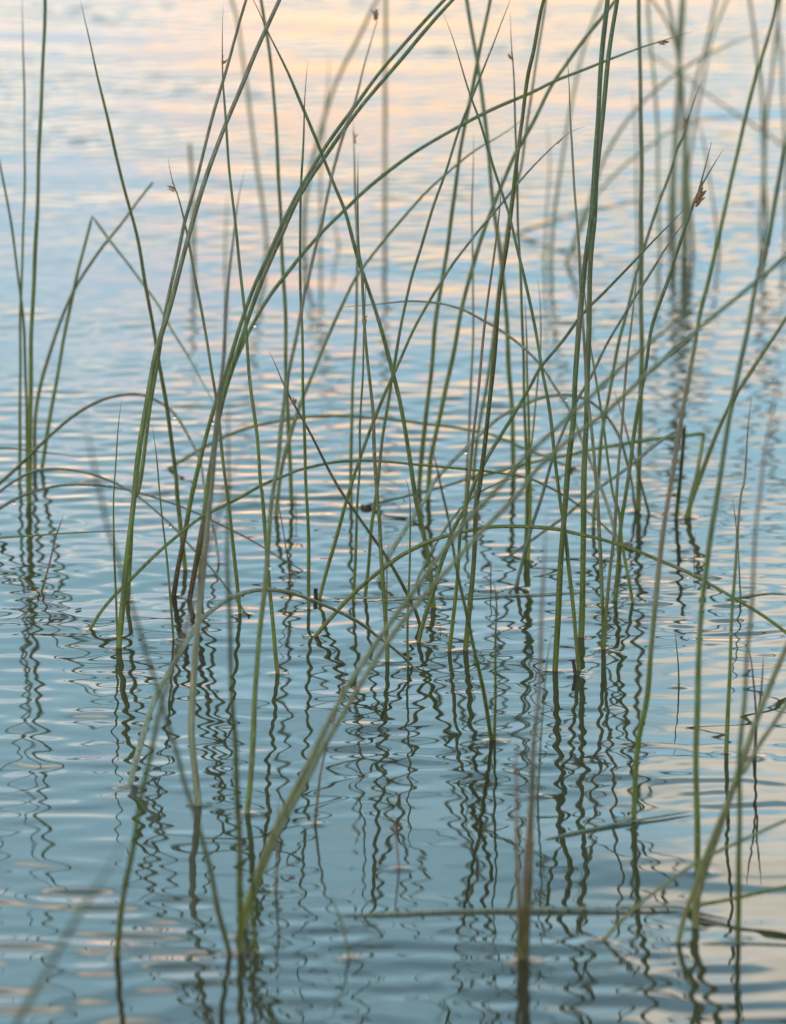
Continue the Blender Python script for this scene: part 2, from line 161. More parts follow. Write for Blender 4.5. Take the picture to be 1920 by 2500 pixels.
 ('rush', 'pale foreground arch at lower left whose thin end drops in mid picture', 'rush', 'rush stems bent over into arches', 'palearch', 'W', 2.13, 0.42, 0.0, 0, [], [], [(-0.1754, 3.6693, 0.0), (-0.1727, 3.687, 0.0102), (-0.167, 3.7159, 0.0266), (-0.16, 3.7451, 0.0432), (-0.1516, 3.7711, 0.0573), (-0.143, 3.7922, 0.068), (-0.1354, 3.8114, 0.0781), (-0.1242, 3.8299, 0.0848), (-0.1106, 3.8491, 0.089), (-0.0979, 3.8651, 0.0897), (-0.0887, 3.8762, 0.0882), (-0.0735, 3.8942, 0.0827), (-0.0559, 3.916, 0.0718), (-0.0393, 3.9371, 0.0597), (-0.0224, 3.959, 0.0455), (-0.0103, 3.9762, 0.0322), (0.002, 3.9939, 0.018), (0.015, 4.0144, 0.0)]),
 ('rush', 'foreground stem at lower left rising right, upper half pale and pinkish', 'rush', 'blurred rush stems close to the lens', 'pinkup', 'A', 1.91, 0.3, 0.12, 0, [], [], [(-0.1641, 3.2578, 0.0), (-0.1605, 3.2353, 0.0313), (-0.1552, 3.2115, 0.0638), (-0.1497, 3.1885, 0.0946), (-0.144, 3.1655, 0.125), (-0.1386, 3.1471, 0.1488), (-0.1351, 3.1346, 0.1649), (-0.1302, 3.1144, 0.1906), (-0.1224, 3.0918, 0.2186), (-0.1148, 3.0718, 0.2426), (-0.1062, 3.0462, 0.2733), (-0.0986, 3.0199, 0.3047), (-0.0923, 2.9984, 0.3298), (-0.0862, 2.9832, 0.3469), (-0.0803, 2.9688, 0.3627), (-0.0745, 2.9562, 0.3761)]),
 ('rush', 'thin foreground stem slanting left across the lower left, purple blurred top', 'rush', 'blurred rush stems close to the lens', 'palegreen', 'A', 1.59, 0.5, 0.2, 0, [], [], [(-0.0972, 3.2637, 0.0), (-0.1019, 3.2289, 0.0341), (-0.1072, 3.1841, 0.0774), (-0.1114, 3.1526, 0.1071), (-0.1155, 3.1238, 0.1337), (-0.1193, 3.098, 0.1571), (-0.123, 3.0737, 0.1789), (-0.1258, 3.0539, 0.1964), (-0.1286, 3.0327, 0.215), (-0.1313, 3.0115, 0.2334), (-0.1347, 2.9872, 0.2542), (-0.1381, 2.9642, 0.2734), (-0.1414, 2.9398, 0.2937), (-0.1445, 2.914, 0.3149), (-0.1468, 2.8915, 0.3333), (-0.149, 2.8689, 0.3515), (-0.1508, 2.8479, 0.3682), (-0.1522, 2.8271, 0.3847), (-0.1538, 2.8033, 0.4034), (-0.1543, 2.7768, 0.4239)]),
 ('rush', 'very blurred pale stem crossing the bottom left corner', 'rush', 'blurred rush stems close to the lens', 'palegreen', 'A', 2.09, 0.4, 0.1, 0, [], [], [(-0.2474, 2.7441, 0.0), (-0.2091, 2.6643, 0.0881), (-0.1947, 2.6323, 0.1223), (-0.1798, 2.5999, 0.156), (-0.1692, 2.5776, 0.1786), (-0.1569, 2.5515, 0.2044), (-0.1459, 2.5281, 0.227), (-0.1359, 2.5066, 0.2476), (-0.1279, 2.4892, 0.264), (-0.1217, 2.4751, 0.2773), (-0.1181, 2.4668, 0.285)]),
 ('rush_shoot', 'thin reddish shoot half hidden behind the thick diagonal foreground stem', 'shoot', 'small young shoots poking from the water', 'brown', 'A', 0.98, 0.45, 0.0, 0, [], [], [(-0.0507, 3.5665, 0.0), (-0.0469, 3.5756, 0.0336), (-0.0436, 3.5794, 0.0475), (-0.0392, 3.5835, 0.0624), (-0.0348, 3.588, 0.0784), (-0.0315, 3.5921, 0.0934), (-0.0295, 3.5956, 0.1062)]),
 ('rush_shoot', 'small dark shoot leaning left low in the bottom centre', 'shoot', 'small young shoots poking from the water', 'dark', 'A', 0.85, 0.45, 0.0, 0, [], [], [(-0.026, 3.2534, 0.0), (-0.0298, 3.2568, 0.019), (-0.0339, 3.2589, 0.03), (-0.0379, 3.2608, 0.0399)]),
 ('rush_shoot', 'orange-brown shoot beside the foot of the lower left foreground clump', 'shoot', 'small young shoots poking from the water', 'brown', 'A', 0.99, 0.45, 0.0, 0, [], [], [(-0.0728, 3.4061, 0.0), (-0.072, 3.4055, 0.0166), (-0.0712, 3.4047, 0.0376), (-0.0707, 3.4037, 0.0629)]),
 ('rush_shoot', 'small mauve shoot standing alone in the open water at lower centre', 'shoot', 'small young shoots poking from the water', 'mauve', 'A', 0.9, 0.45, 0.0, 0, [], [], [(0.0039, 3.4579, 0.0), (0.0031, 3.4591, 0.0099), (0.0017, 3.4606, 0.0228), (0.0002, 3.4622, 0.0368)]),
 ('rush', 'left stem of the blurred lower right foreground clump, pink-topped', 'rush', 'blurred rush stems close to the lens', 'pinkbrown', 'A', 2.0, 0.3, 0.3, 0, [], [], [(0.075, 3.2443, 0.0), (0.0743, 3.2436, 0.0342), (0.0732, 3.2426, 0.0762), (0.0727, 3.242, 0.1075), (0.0724, 3.2415, 0.1282), (0.0729, 3.2412, 0.1407)]),
 ('rush', 'tall blurred foreground stem of the lower right clump with mauve top', 'rush', 'blurred rush stems close to the lens', 'pinkbrown', 'A', 2.11, 0.35, 0.22, 0, [], [], [(0.0791, 3.2443, 0.0), (0.0793, 3.2329, 0.0372), (0.0804, 3.2224, 0.0712), (0.081, 3.2101, 0.1105), (0.082, 3.1996, 0.1438), (0.0837, 3.1929, 0.1647), (0.0843, 3.1824, 0.1975), (0.0848, 3.1719, 0.23), (0.086, 3.1613, 0.2622), (0.0873, 3.1505, 0.2951)]),
 ('rush', 'reddish-brown short stem squeezed inside the lower right foreground clump', 'rush', 'blurred rush stems close to the lens', 'brown', 'A', 1.79, 0.45, 0.0, 0, [], [], [(0.077, 3.2432, 0.0), (0.0776, 3.2484, 0.0329), (0.0782, 3.2522, 0.0569), (0.0795, 3.2554, 0.077), (0.0804, 3.2582, 0.095)]),
 ('rush', 'thin stem with a small dark bud right of the foreground clump', 'rush', 'blurred rush stems close to the lens', 'mottled', 'A', 0.76, 0.5, 0.12, 0, [], [(3.939, 0.6, 2, 1)], [(0.0955, 3.6433, 0.0), (0.0969, 3.6267, 0.0323), (0.0982, 3.6068, 0.0705), (0.1, 3.5882, 0.1056), (0.1027, 3.5771, 0.1263)]),
 ('rush', 'stem slanting up left from a shared foot at centre right, red-tipped', 'rush', 'rush stems standing in the water', 'green', 'A', 1.59, 0.4, 0.25, 0, [], [], [(0.0681, 3.792, 0.0), (0.0637, 3.7759, 0.0287), (0.0562, 3.7537, 0.0673), (0.0489, 3.7316, 0.1054), (0.0429, 3.7112, 0.1403), (0.0393, 3.6986, 0.1616), (0.0357, 3.6868, 0.1814), (0.0322, 3.6765, 0.1985), (0.0287, 3.6654, 0.2167), (0.0247, 3.655, 0.2336), (0.0224, 3.6502, 0.2413)]),
 ('rush', 'short upright stem sharing its foot with the left-slanting red-tipped one', 'rush', 'rush stems standing in the water', 'green', 'A', 1.16, 0.5, 0.35, 0, [], [], [(0.0699, 3.791, 0.0), (0.0695, 3.7675, 0.0498), (0.0694, 3.7483, 0.0899), (0.0698, 3.7387, 0.1097), (0.0677, 3.7297, 0.1282)]),
 ('rush', 'dark stem rising diagonally right from lower centre to the forked flower head', 'rush', 'rush stems standing in the water', 'green', 'A', 1.77, 0.5, 0.03, 0, [], [], [(0.0184, 4.091, 0.0), (0.0234, 4.0953, 0.0206), (0.0297, 4.0993, 0.0391), (0.0335, 4.1022, 0.0526), (0.0398, 4.1059, 0.0699), (0.0461, 4.1094, 0.0859), (0.0524, 4.112, 0.097), (0.06, 4.116, 0.1154), (0.0701, 4.1205, 0.1351), (0.084, 4.1261, 0.1584), (0.0954, 4.1305, 0.1769), (0.1029, 4.1334, 0.1891), (0.1077, 4.1354, 0.1978), (0.1254, 4.1409, 0.2186), (0.1406, 4.146, 0.2382), (0.1571, 4.1506, 0.254), (0.1723, 4.155, 0.2699), (0.1887, 4.1598, 0.2871), (0.2052, 4.1644, 0.3029), (0.2211, 4.1689, 0.3186)]),
 ('rush', 'thin blue-green stem ending just below the forked flower head', 'rush', 'rush stems standing in the water', 'teal', 'A', 1.51, 0.55, 0.04, 0, [], [], [(0.0943, 4.2841, 0.0), (0.1005, 4.2838, 0.0256), (0.107, 4.2835, 0.0499), (0.1134, 4.2833, 0.0687), (0.1224, 4.2829, 0.1009), (0.1314, 4.2826, 0.125), (0.1392, 4.2823, 0.145), (0.1508, 4.282, 0.1663), (0.1624, 4.2817, 0.1902), (0.1752, 4.2814, 0.2127), (0.1855, 4.2812, 0.2299), (0.1983, 4.2809, 0.2497), (0.2092, 4.2807, 0.2682), (0.2188, 4.2805, 0.2827), (0.2261, 4.2803, 0.2978)]),
 ('rush', 'stem carrying the forked red-brown flower head with two long bracts', 'rush', 'rush stems standing in the water', 'green', 'A', 1.7, 0.7, 0.09, 0, [], [(13.54, 1.52, 9, 1)], [(0.1698, 4.2401, 0.0), (0.1706, 4.2403, 0.0122), (0.1725, 4.2408, 0.0321), (0.1742, 4.2413, 0.0586), (0.1767, 4.2417, 0.0784), (0.1797, 4.2423, 0.1035), (0.1834, 4.2429, 0.1325), (0.1871, 4.2434, 0.1561), (0.1921, 4.2439, 0.1823), (0.197, 4.2446, 0.2124), (0.2071, 4.2453, 0.245), (0.2159, 4.246, 0.2736), (0.2221, 4.2464, 0.2931), (0.2269, 4.2467, 0.3067), (0.2316, 4.247, 0.3177), (0.2398, 4.2473, 0.3319), (0.2489, 4.2477, 0.3468)]),
 ('rush', 'stem at right with an orange bud cluster and long needle tip', 'rush', 'rush stems standing in the water', 'green', 'A', 1.59, 0.65, 0.1, 0, [], [(14.145, 1.1, 5, -1)], [(0.1626, 4.5137, 0.0), (0.1632, 4.5154, 0.0161), (0.1659, 4.5173, 0.0354), (0.1692, 4.5211, 0.0727), (0.1733, 4.5237, 0.0976), (0.1773, 4.5262, 0.1224), (0.1827, 4.5292, 0.1513), (0.1882, 4.5315, 0.1733), (0.195, 4.5344, 0.2007), (0.2018, 4.5366, 0.2213), (0.2072, 4.5385, 0.2391), (0.214, 4.5409, 0.261), (0.2222, 4.5433, 0.2829), (0.2289, 4.5456, 0.3048), (0.2357, 4.5476, 0.3232), (0.2412, 4.5495, 0.3402), (0.2486, 4.5518, 0.3614)]),
 ('rush', 'pale stem with a hooked wispy tip, right of the two thick uprights', 'rush', 'rush stems standing in the water', 'pale', 'A', 1.5, 0.5, 0.1, 0, [], [], [(0.155, 4.0691, 0.0), (0.1556, 4.0691, 0.0175), (0.1581, 4.0692, 0.0482), (0.1613, 4.0692, 0.0866), (0.1629, 4.0693, 0.1133), (0.1638, 4.0693, 0.1248), (0.1666, 4.0693, 0.1628), (0.1688, 4.0694, 0.1944), (0.1711, 4.0694, 0.2259), (0.1728, 4.0695, 0.2448), (0.1745, 4.0695, 0.2598), (0.1762, 4.0695, 0.2761), (0.1736, 4.0695, 0.2893)]),
 ('rush', 'pale grey stem slanting left to a needle tip, crossing both thick uprights', 'rush', 'rush stems standing in the water', 'pale', 'A', 1.57, 0.5, 0.1, 0, [], [], [(0.1543, 4.0713, 0.0), (0.1544, 4.071, 0.0235), (0.1531, 4.0705, 0.0556), (0.151, 4.07, 0.0877), (0.15, 4.0697, 0.1069), (0.1469, 4.0692, 0.1375), (0.1435, 4.0687, 0.1756), (0.1415, 4.0684, 0.1946), (0.1394, 4.0679, 0.2262), (0.1366, 4.0673, 0.264), (0.1343, 4.0668, 0.2953), (0.1311, 4.066, 0.344), (0.1284, 4.0654, 0.3876), (0.1269, 4.0649, 0.4185), (0.1247, 4.0645, 0.4435)]),
 ('rush', 'left one of two thick upright stems at right, nearer foot', 'rush', 'rush stems standing in the water', 'green', 'X', 2.25, 0.7, 0.0, 0, [], [], [(0.1172, 4.003, 0.0), (0.1188, 4.0023, 0.0389), (0.121, 4.0017, 0.0768), (0.1232, 4.001, 0.1146), (0.1249, 4.0005, 0.1385), (0.1265, 4.0001, 0.1635), (0.1288, 3.9996, 0.1885), (0.1299, 3.9992, 0.2097), (0.1316, 3.9988, 0.232), (0.1332, 3.9984, 0.2568), (0.1355, 3.9979, 0.2816), (0.1383, 3.9974, 0.3124), (0.1411, 3.9968, 0.3419), (0.1433, 3.9962, 0.3725), (0.1449, 3.9958, 0.3969), (0.1465, 3.9952, 0.4274), (0.1486, 3.9946, 0.4577), (0.1508, 3.9941, 0.488), (0.1558, 3.9928, 0.5536), (0.1608, 3.9915, 0.6108)]),
 ('rush', 'right one of two thick upright stems at right, mottled grey-brown', 'rush', 'rush stems standing in the water', 'mottled', 'X', 2.37, 0.6, 0.0, 0, [], [], [(0.1396, 4.1132, 0.0), (0.1408, 4.1138, 0.0592), (0.1411, 4.1143, 0.1042), (0.1414, 4.1144, 0.1158), (0.142, 4.1149, 0.1606), (0.1425, 4.1151, 0.1861), (0.1435, 4.1155, 0.2179), (0.1445, 4.1159, 0.2559), (0.1459, 4.1163, 0.2938), (0.147, 4.1165, 0.3115), (0.1483, 4.1168, 0.3429), (0.1501, 4.117, 0.3618), (0.1524, 4.1173, 0.3868), (0.1559, 4.1176, 0.4181), (0.1594, 4.118, 0.4492), (0.1629, 4.1183, 0.474), (0.1728, 4.119, 0.5392), (0.1827, 4.1198, 0.596)]),
 ('rush', 'long stem slanting left from between thick uprights to a red wispy tip', 'rush', 'rush stems standing in the water', 'green', 'A', 1.61, 0.5, 0.12, 0, [], [], [(0.1346, 4.0041, 0.0), (0.1332, 4.0042, 0.0131), (0.1312, 4.0044, 0.0321), (0.1279, 4.0048, 0.0698), (0.1246, 4.0051, 0.0999), (0.1208, 4.0054, 0.1225), (0.1189, 4.0055, 0.1375), (0.1163, 4.0057, 0.1562), (0.1131, 4.006, 0.1811), (0.1106, 4.0062, 0.1997), (0.1074, 4.0064, 0.2183), (0.1037, 4.0066, 0.2418), (0.098, 4.0069, 0.2702), (0.0931, 4.0071, 0.2924), (0.0881, 4.0073, 0.3108), (0.0822, 4.0076, 0.3329), (0.076, 4.0078, 0.3525), (0.0711, 4.008, 0.3684), (0.0662, 4.0081, 0.3855), (0.0613, 4.0083, 0.4014), (0.0552, 4.0085, 0.4184), (0.0479, 4.0088, 0.4427), (0.0418, 4.009, 0.4609), (0.0351, 4.0092, 0.4778)]),
 ('rush_stump', 'short black broken stump at the foot of the two thick uprights', 'stump', 'broken stumps', 'black', 'B', 1.41, 0.95, 0.0, 0, [], [], [(0.1318, 3.9901, 0.0), (0.1309, 3.9908, 0.0055), (0.1299, 3.9917, 0.0116)]),
 ('rush', 'straight vertical stem at right running the full height off the top', 'rush', 'rush stems standing in the water', 'mottled', 'X', 2.12, 0.7, 0.0, 0, [], [], [(0.2025, 4.59, 0.0), (0.2031, 4.5912, 0.0493), (0.2035, 4.5927, 0.1062), (0.2036, 4.5942, 0.1627), (0.2034, 4.5956, 0.2191), (0.2026, 4.5969, 0.2668), (0.2018, 4.5987, 0.3366), (0.2006, 4.6, 0.3853), (0.1993, 4.6009, 0.4199), (0.1968, 4.6027, 0.4856), (0.1944, 4.6046, 0.543)]),
 ('rush', 'long pale arch at centre right peaking below the thick uprights', 'rush', 'rush stems bent over into arches', 'palearch', 'W', 1.93, 0.5, 0.0, 0, [], [], [(-0.0114, 4.3077, 0.0), (-0.0098, 4.3114, 0.0035), (-0.0045, 4.3221, 0.0134), (0.0008, 4.3318, 0.0222), (0.0088, 4.3445, 0.0332), (0.0182, 4.3587, 0.0453), (0.0289, 4.3744, 0.0585), (0.0303, 4.3789, 0.063), (0.0425, 4.3943, 0.075), (0.0588, 4.4121, 0.0867), (0.0725, 4.4271, 0.0969), (0.0863, 4.4413, 0.1059), (0.1057, 4.4584, 0.1124), (0.1193, 4.4699, 0.1159), (0.1319, 4.4798, 0.1161), (0.1445, 4.4896, 0.1139), (0.1551, 4.4981, 0.1093), (0.1644, 4.5064, 0.1022), (0.1745, 4.5172, 0.0903), (0.1834, 4.5299, 0.0739), (0.1896, 4.5437, 0.0543), (0.1945, 4.5571, 0.0346), (0.1973, 4.5703, 0.0149), (0.1993, 4.5801, 0.0)]),
 ('rush', 'short pale bluish arch tucked behind the thick diagonal stems at centre', 'rush', 'rush stems bent over into arches', 'teal', 'A', 1.37, 0.5, 0.0, 0, [], [], [(0.018, 4.2989, -0.0), (0.0206, 4.3, 0.0073), (0.0259, 4.3018, 0.0191), (0.0325, 4.3036, 0.0309), (0.0417, 4.3059, 0.0446), (0.0523, 4.3081, 0.0576), (0.0635, 4.3102, 0.068), (0.0761, 4.3122, 0.075), (0.0906, 4.3143, 0.0802), (0.1026, 4.3159, 0.0812), (0.1076, 4.3166, 0.0806)]),
 ('rush', 'widest arch, spanning from lower left water to the right of centre', 'rush', 'rush stems bent over into arches', 'green', 'W', 1.39, 0.6, 0.0, 0, [], [], [(-0.2265, 4.135, -0.0), (-0.2211, 4.1432, 0.0086), (-0.2151, 4.1509, 0.016), (-0.2077, 4.1591, 0.0234), (-0.1979, 4.1693, 0.0316), (-0.1867, 4.1807, 0.041), (-0.1743, 4.193, 0.0509), (-0.1605, 4.206, 0.0606), (-0.1454, 4.2194, 0.0697), (-0.134, 4.2285, 0.0739), (-0.1175, 4.2415, 0.0798), (-0.0996, 4.2559, 0.0875), (-0.0816, 4.2694, 0.0922), (-0.0738, 4.2752, 0.0944), (-0.0504, 4.2918, 0.0971), (-0.0321, 4.3044, 0.0967), (-0.0085, 4.3205, 0.0933), (0.0114, 4.334, 0.0889), (0.0381, 4.352, 0.0827), (0.065, 4.37, 0.0764), (0.0854, 4.3835, 0.071), (0.1045, 4.3963, 0.0651), (0.1138, 4.4026, 0.061), (0.1276, 4.4126, 0.0522), (0.1415, 4.4231, 0.0418), (0.1555, 4.434, 0.0299), (0.1668, 4.4435, 0.0182), (0.174, 4.4498, 0.0099), (0.1818, 4.4571, 0.0)]),
 ('rush', 'flat dark arch behind the centre, both ends touching the water', 'rush', 'rush stems bent over into arches', 'dark', 'W', 1.44, 0.7, 0.0, 0, [], [], [(-0.1923, 4.7622, 0.0), (-0.1755, 4.7621, 0.0104), (-0.1608, 4.762, 0.0193), (-0.1433, 4.7619, 0.0282), (-0.1287, 4.7619, 0.0342), (-0.1097, 4.7618, 0.0394), (-0.0937, 4.7617, 0.0424), (-0.0748, 4.7616, 0.0456), (-0.053, 4.7615, 0.0468), (-0.0311, 4.7615, 0.0461), (-0.0093, 4.7614, 0.0443), (0.0125, 4.7613, 0.0417), (0.0343, 4.7612, 0.0388), (0.0562, 4.7611, 0.0358), (0.078, 4.761, 0.0314), (0.0926, 4.7609, 0.0269), (0.1072, 4.7609, 0.0203), (0.1229, 4.7608, 0.0144), (0.1346, 4.7607, 0.0092), (0.1448, 4.7607, 0.0047), (0.1558, 4.7607, 0.0)]),
 ('rush', 'pale broken stem at right folded flat, its top reaching far left', 'rush', 'rush stems bent over into arches', 'kinkgreen', 'W', 1.82, 0.5, 0.0, 0, [4], [], [(0.2426, 4.5564, 0.0), (0.2436, 4.5584, 0.0158), (0.2478, 4.5604, 0.0311), (0.2519, 4.5632, 0.0526), (0.255, 4.5651, 0.0675), (0.2532, 4.5654, 0.0681), (0.2408, 4.5669, 0.0663), (0.2269, 4.5687, 0.0644), (0.2061, 4.5714, 0.0617), (0.1852, 4.574, 0.0576), (0.1644, 4.5767, 0.0536), (0.1435, 4.5794, 0.0481), (0.1226, 4.5821, 0.0432), (0.1016, 4.5848, 0.0377), (0.0893, 4.5865, 0.0331), (0.0655, 4.5895, 0.0268), (0.0402, 4.5928, 0.0182), (0.0163, 4.5959, 0.0111), (-0.002, 4.5983, 0.0064), (-0.0175, 4.6003, 0.0024), (-0.0252, 4.6013, 0.0)]),
 ('rush', 'stem leaning right off the right edge from beside the broken folded stem', 'rush', 'rush stems standing in the water', 'mottled', 'X', 2.03, 0.55, 0.0, 0, [], [], [(0.2395, 4.5508, 0.0), (0.2447, 4.5527, 0.017), (0.253, 4.5553, 0.0392), (0.2613, 4.5577, 0.0601), (0.2709, 4.5604, 0.0837), (0.2806, 4.5627, 0.1031), (0.2916, 4.5649, 0.1197), (0.3041, 4.5673, 0.139), (0.3151, 4.5695, 0.1556), (0.3206, 4.5706, 0.1639), (0.362, 4.5786, 0.2222), (0.4034, 4.5866, 0.2731)]),
 ('rush', 'short broken stalk at right, its pale top folded down to the left', 'rush', 'rush stems bent over into arches', 'kinkpaledark', 'W', 1.74, 0.6, 0.0, 0, [3], [], [(0.2314, 4.5481, 0.0), (0.2326, 4.5349, 0.0263), (0.2343, 4.5197, 0.0561), (0.2354, 4.5044, 0.086), (0.2275, 4.4993, 0.0825), (0.2162, 4.4919, 0.0769), (0.2021, 4.4817, 0.0677), (0.1881, 4.4716, 0.0585), (0.1741, 4.4619, 0.0507), (0.1601, 4.4522, 0.0429), (0.1476, 4.4427, 0.0337), (0.1365, 4.4342, 0.0257), (0.1227, 4.4246, 0.0179), (0.1117, 4.4166, 0.0113), (0.098, 4.4069, 0.0036), (0.0918, 4.4025, 0.0)]),
 ('rush', 'front sweeping arch from lower centre over to the right picture edge', 'rush', 'rush stems bent over into arches', 'green', 'W', 1.58, 0.75, 0.0, 0, [], [], [(-0.0588, 4.1137, 0.0), (-0.0486, 4.11, 0.0134), (-0.0333, 4.1049, 0.0314), (-0.0207, 4.1009, 0.0439), (-0.0081, 4.0972, 0.055), (0.0045, 4.0935, 0.0654), (0.0171, 4.0901, 0.0732), (0.0296, 4.0869, 0.0797), (0.0421, 4.0839, 0.0841), (0.0608, 4.0794, 0.0896), (0.0733, 4.0764, 0.0921), (0.0919, 4.072, 0.0933), (0.1054, 4.0688, 0.0934), (0.1215, 4.065, 0.0923), (0.1339, 4.062, 0.09), (0.1475, 4.0587, 0.0875), (0.1648, 4.0544, 0.0833), (0.1771, 4.0513, 0.0795), (0.1956, 4.0465, 0.0723), (0.2141, 4.0417, 0.065), (0.2326, 4.0367, 0.0559), (0.251, 4.0317, 0.0463), (0.2694, 4.0266, 0.036), (0.2854, 4.0218, 0.025), (0.3001, 4.0174, 0.0145), (0.3184, 4.0117, 0.0)]),
 ('floating_rush', 'long pale stem lying flat on the water across the centre', 'rush', 'rush stems lying on the water', 'floatpale', 'F', 0.88, 0.6, 0.0, 0, [], [], [(-0.0553, 4.2431, 0.0), (-0.0214, 4.248, 0.0), (0.0047, 4.2498, 0.0), (0.044, 4.2534, 0.0), (0.0767, 4.2583, 0.0), (0.1069, 4.2614, 0.0), (0.1278, 4.2656, 0.0), (0.1554, 4.2693, 0.0)]),
 ('floating_leaf', 'short bluish leaf lying on the water at the right edge, mid height', 'leaf', 'rush stems lying on the water', 'floatteal', 'F', 1.02, 0.45, 0.0, 0, [], [], [(0.2536, 4.2407, 0.0), (0.2713, 4.2534, 0.0), (0.289, 4.2638, 0.0), (0.3046, 4.262, 0.0)]),
 ('floating_leaf', 'tapered bluish leaf floating at lower right, tilted up to the right', 'leaf', 'rush stems lying on the water', 'floatteal', 'F', 1.48, 0.45, 0.0, 0, [], [], [(0.0978, 3.5273, 0.0), (0.1124, 3.5397, 0.0), (0.126, 3.5513, 0.0), (0.1533, 3.573, 0.0), (0.175, 3.5862, 0.0), (0.1969, 3.6003, 0.0)]),
 ('floating_leaf', 'long pale leaf floating low at right that turns dark towards its right end', 'leaf', 'rush stems lying on the water', 'tealdark', 'F', 1.41, 0.8, 0.0, 0, [], [], [(-0.0337, 3.3465, 0.0), (0.0038, 3.3512, 0.0), (0.0351, 3.3566, 0.0), (0.0727, 3.3589, 0.0), (0.1071, 3.3613, 0.0), (0.1385, 3.362, 0.0), (0.1753, 3.3659, 0.0), (0.1831, 3.3551, 0.0), (0.196, 3.3435, 0.0), (0.209, 3.3339, 0.0)]),
 ('floating_rush', 'pale stem floating at the right edge near the bottom corner', 'rush', 'rush stems lying on the water', 'floatteal', 'F', 0.96, 0.45, 0.0, 0, [], [], [(0.1845, 3.2844, 0.0), (0.202, 3.2859, 0.0), (0.2173, 3.2852, 0.0), (0.2356, 3.2826, 0.0), (0.2477, 3.2811, 0.0)]),
 ('rush', 'blurred thin stem rising right from the bottom right water to the edge', 'rush', 'blurred rush stems close to the lens', 'palegreen', 'X', 1.18, 0.7, 0.0, 0, [], [], [(0.1254, 3.2904, 0.0), (0.1357, 3.2934, 0.0108), (0.1511, 3.2976, 0.0245), (0.1625, 3.3003, 0.0323), (0.1728, 3.3029, 0.0395), (0.1821, 3.305, 0.0448), (0.1965, 3.3082, 0.0519), (0.2079, 3.3107, 0.0565), (0.2224, 3.3138, 0.0626), (0.237, 3.3169, 0.0682), (0.2515, 3.3198, 0.0716), (0.2992, 3.3295, 0.0823), (0.3469, 3.3392, 0.0917)]),
 ('rush', 'blurred stem leaving the lower right foot almost level to the right', 'rush', 'blurred rush stems close to the lens', 'mottled', 'X', 1.31, 0.7, 0.0, 0, [], [], [(0.1789, 3.3551, 0.0), (0.1852, 3.3556, 0.004), (0.2008, 3.3567, 0.0071), (0.2165, 3.3577, 0.0101), (0.2406, 3.3594, 0.015), (0.2573, 3.3606, 0.0179), (0.3065, 3.364, 0.026), (0.3556, 3.3674, 0.033)]),
 ('rush', 'tall stem at right with olive foot, brown-grey middle, curving to top right', 'rush', 'rush stems standing in the water', 'midbrown', 'X', 1.91, 0.5, 0.0, 0, [], [], [(0.1569, 3.5844, 0.0), (0.1594, 3.5824, 0.0547), (0.1641, 3.5814, 0.0822), (0.167, 3.5802, 0.1165), (0.1699, 3.5789, 0.1507), (0.1729, 3.5779, 0.179), (0.1759, 3.5768, 0.2073), (0.1764, 3.5767, 0.2118), (0.1789, 3.576, 0.2298), (0.182, 3.5752, 0.2511), (0.185, 3.5745, 0.2702), (0.1891, 3.5736, 0.2947), (0.1931, 3.5727, 0.317), (0.1962, 3.5721, 0.3348), (0.2003, 3.5713, 0.3536), (0.2054, 3.5704, 0.379), (0.2115, 3.5692, 0.4076), (0.2165, 3.5683, 0.4329), (0.2226, 3.5672, 0.4602), (0.2287, 3.5663, 0.4842), (0.2338, 3.5655, 0.5037), (0.2389, 3.5647, 0.5232), (0.2419, 3.5642, 0.5362), (0.2554, 3.5619, 0.5911), (0.269, 3.5596, 0.639)]),
 ('rush', 'tall green stem right of the brown-middled one, leaving the right edge high up', 'rush', 'rush stems standing in the water', 'green', 'X', 2.01, 0.6, 0.0, 0, [], [], [(0.1913, 3.4465, 0.0), (0.1905, 3.448, 0.0328), (0.1891, 3.4499, 0.0763), (0.1892, 3.4506, 0.0915), (0.191, 3.4526, 0.1348), (0.1928, 3.4543, 0.1726), (0.1957, 3.4556, 0.1995), (0.1997, 3.4571, 0.2317), (0.2017, 3.4578, 0.2467), (0.2057, 3.459, 0.2723), (0.2107, 3.4603, 0.3), (0.2147, 3.4613, 0.3213), (0.2198, 3.4624, 0.3447), (0.2248, 3.4638, 0.3743), (0.2298, 3.4649, 0.3955), (0.2338, 3.4658, 0.4155), (0.2388, 3.4671, 0.4418), (0.2428, 3.4681, 0.4629), (0.2614, 3.4728, 0.5551), (0.2799, 3.4775, 0.6356)]),
 ('rush', 'stem at far right with a pinkish middle and dark needle tip', 'rush', 'rush stems standing in the water', 'midbrown', 'A', 1.64, 0.35, 0.14, 0, [], [], [(0.2269, 3.7581, 0.0), (0.2286, 3.7632, 0.0449), (0.2302, 3.7671, 0.0797), (0.2318, 3.7711, 0.1145), (0.2333, 3.7744, 0.1434), (0.2364, 3.7784, 0.178), (0.2378, 3.7789, 0.1826), (0.2399, 3.7822, 0.2115), (0.2421, 3.7849, 0.2345), (0.2432, 3.7859, 0.2437)]),
 ('rush_shoot', 'thin dark shoot just left of the pinkish-middled stem at far right', 'shoot', 'small young shoots poking from the water', 'mottled', 'A', 0.88, 0.5, 0.4, 0, [], [], [(0.266, 4.2413, 0.0), (0.2646, 4.2445, 0.0247), (0.2625, 4.2479, 0.0506), (0.2605, 4.2503, 0.0687), (0.2591, 4.2516, 0.0791)]),
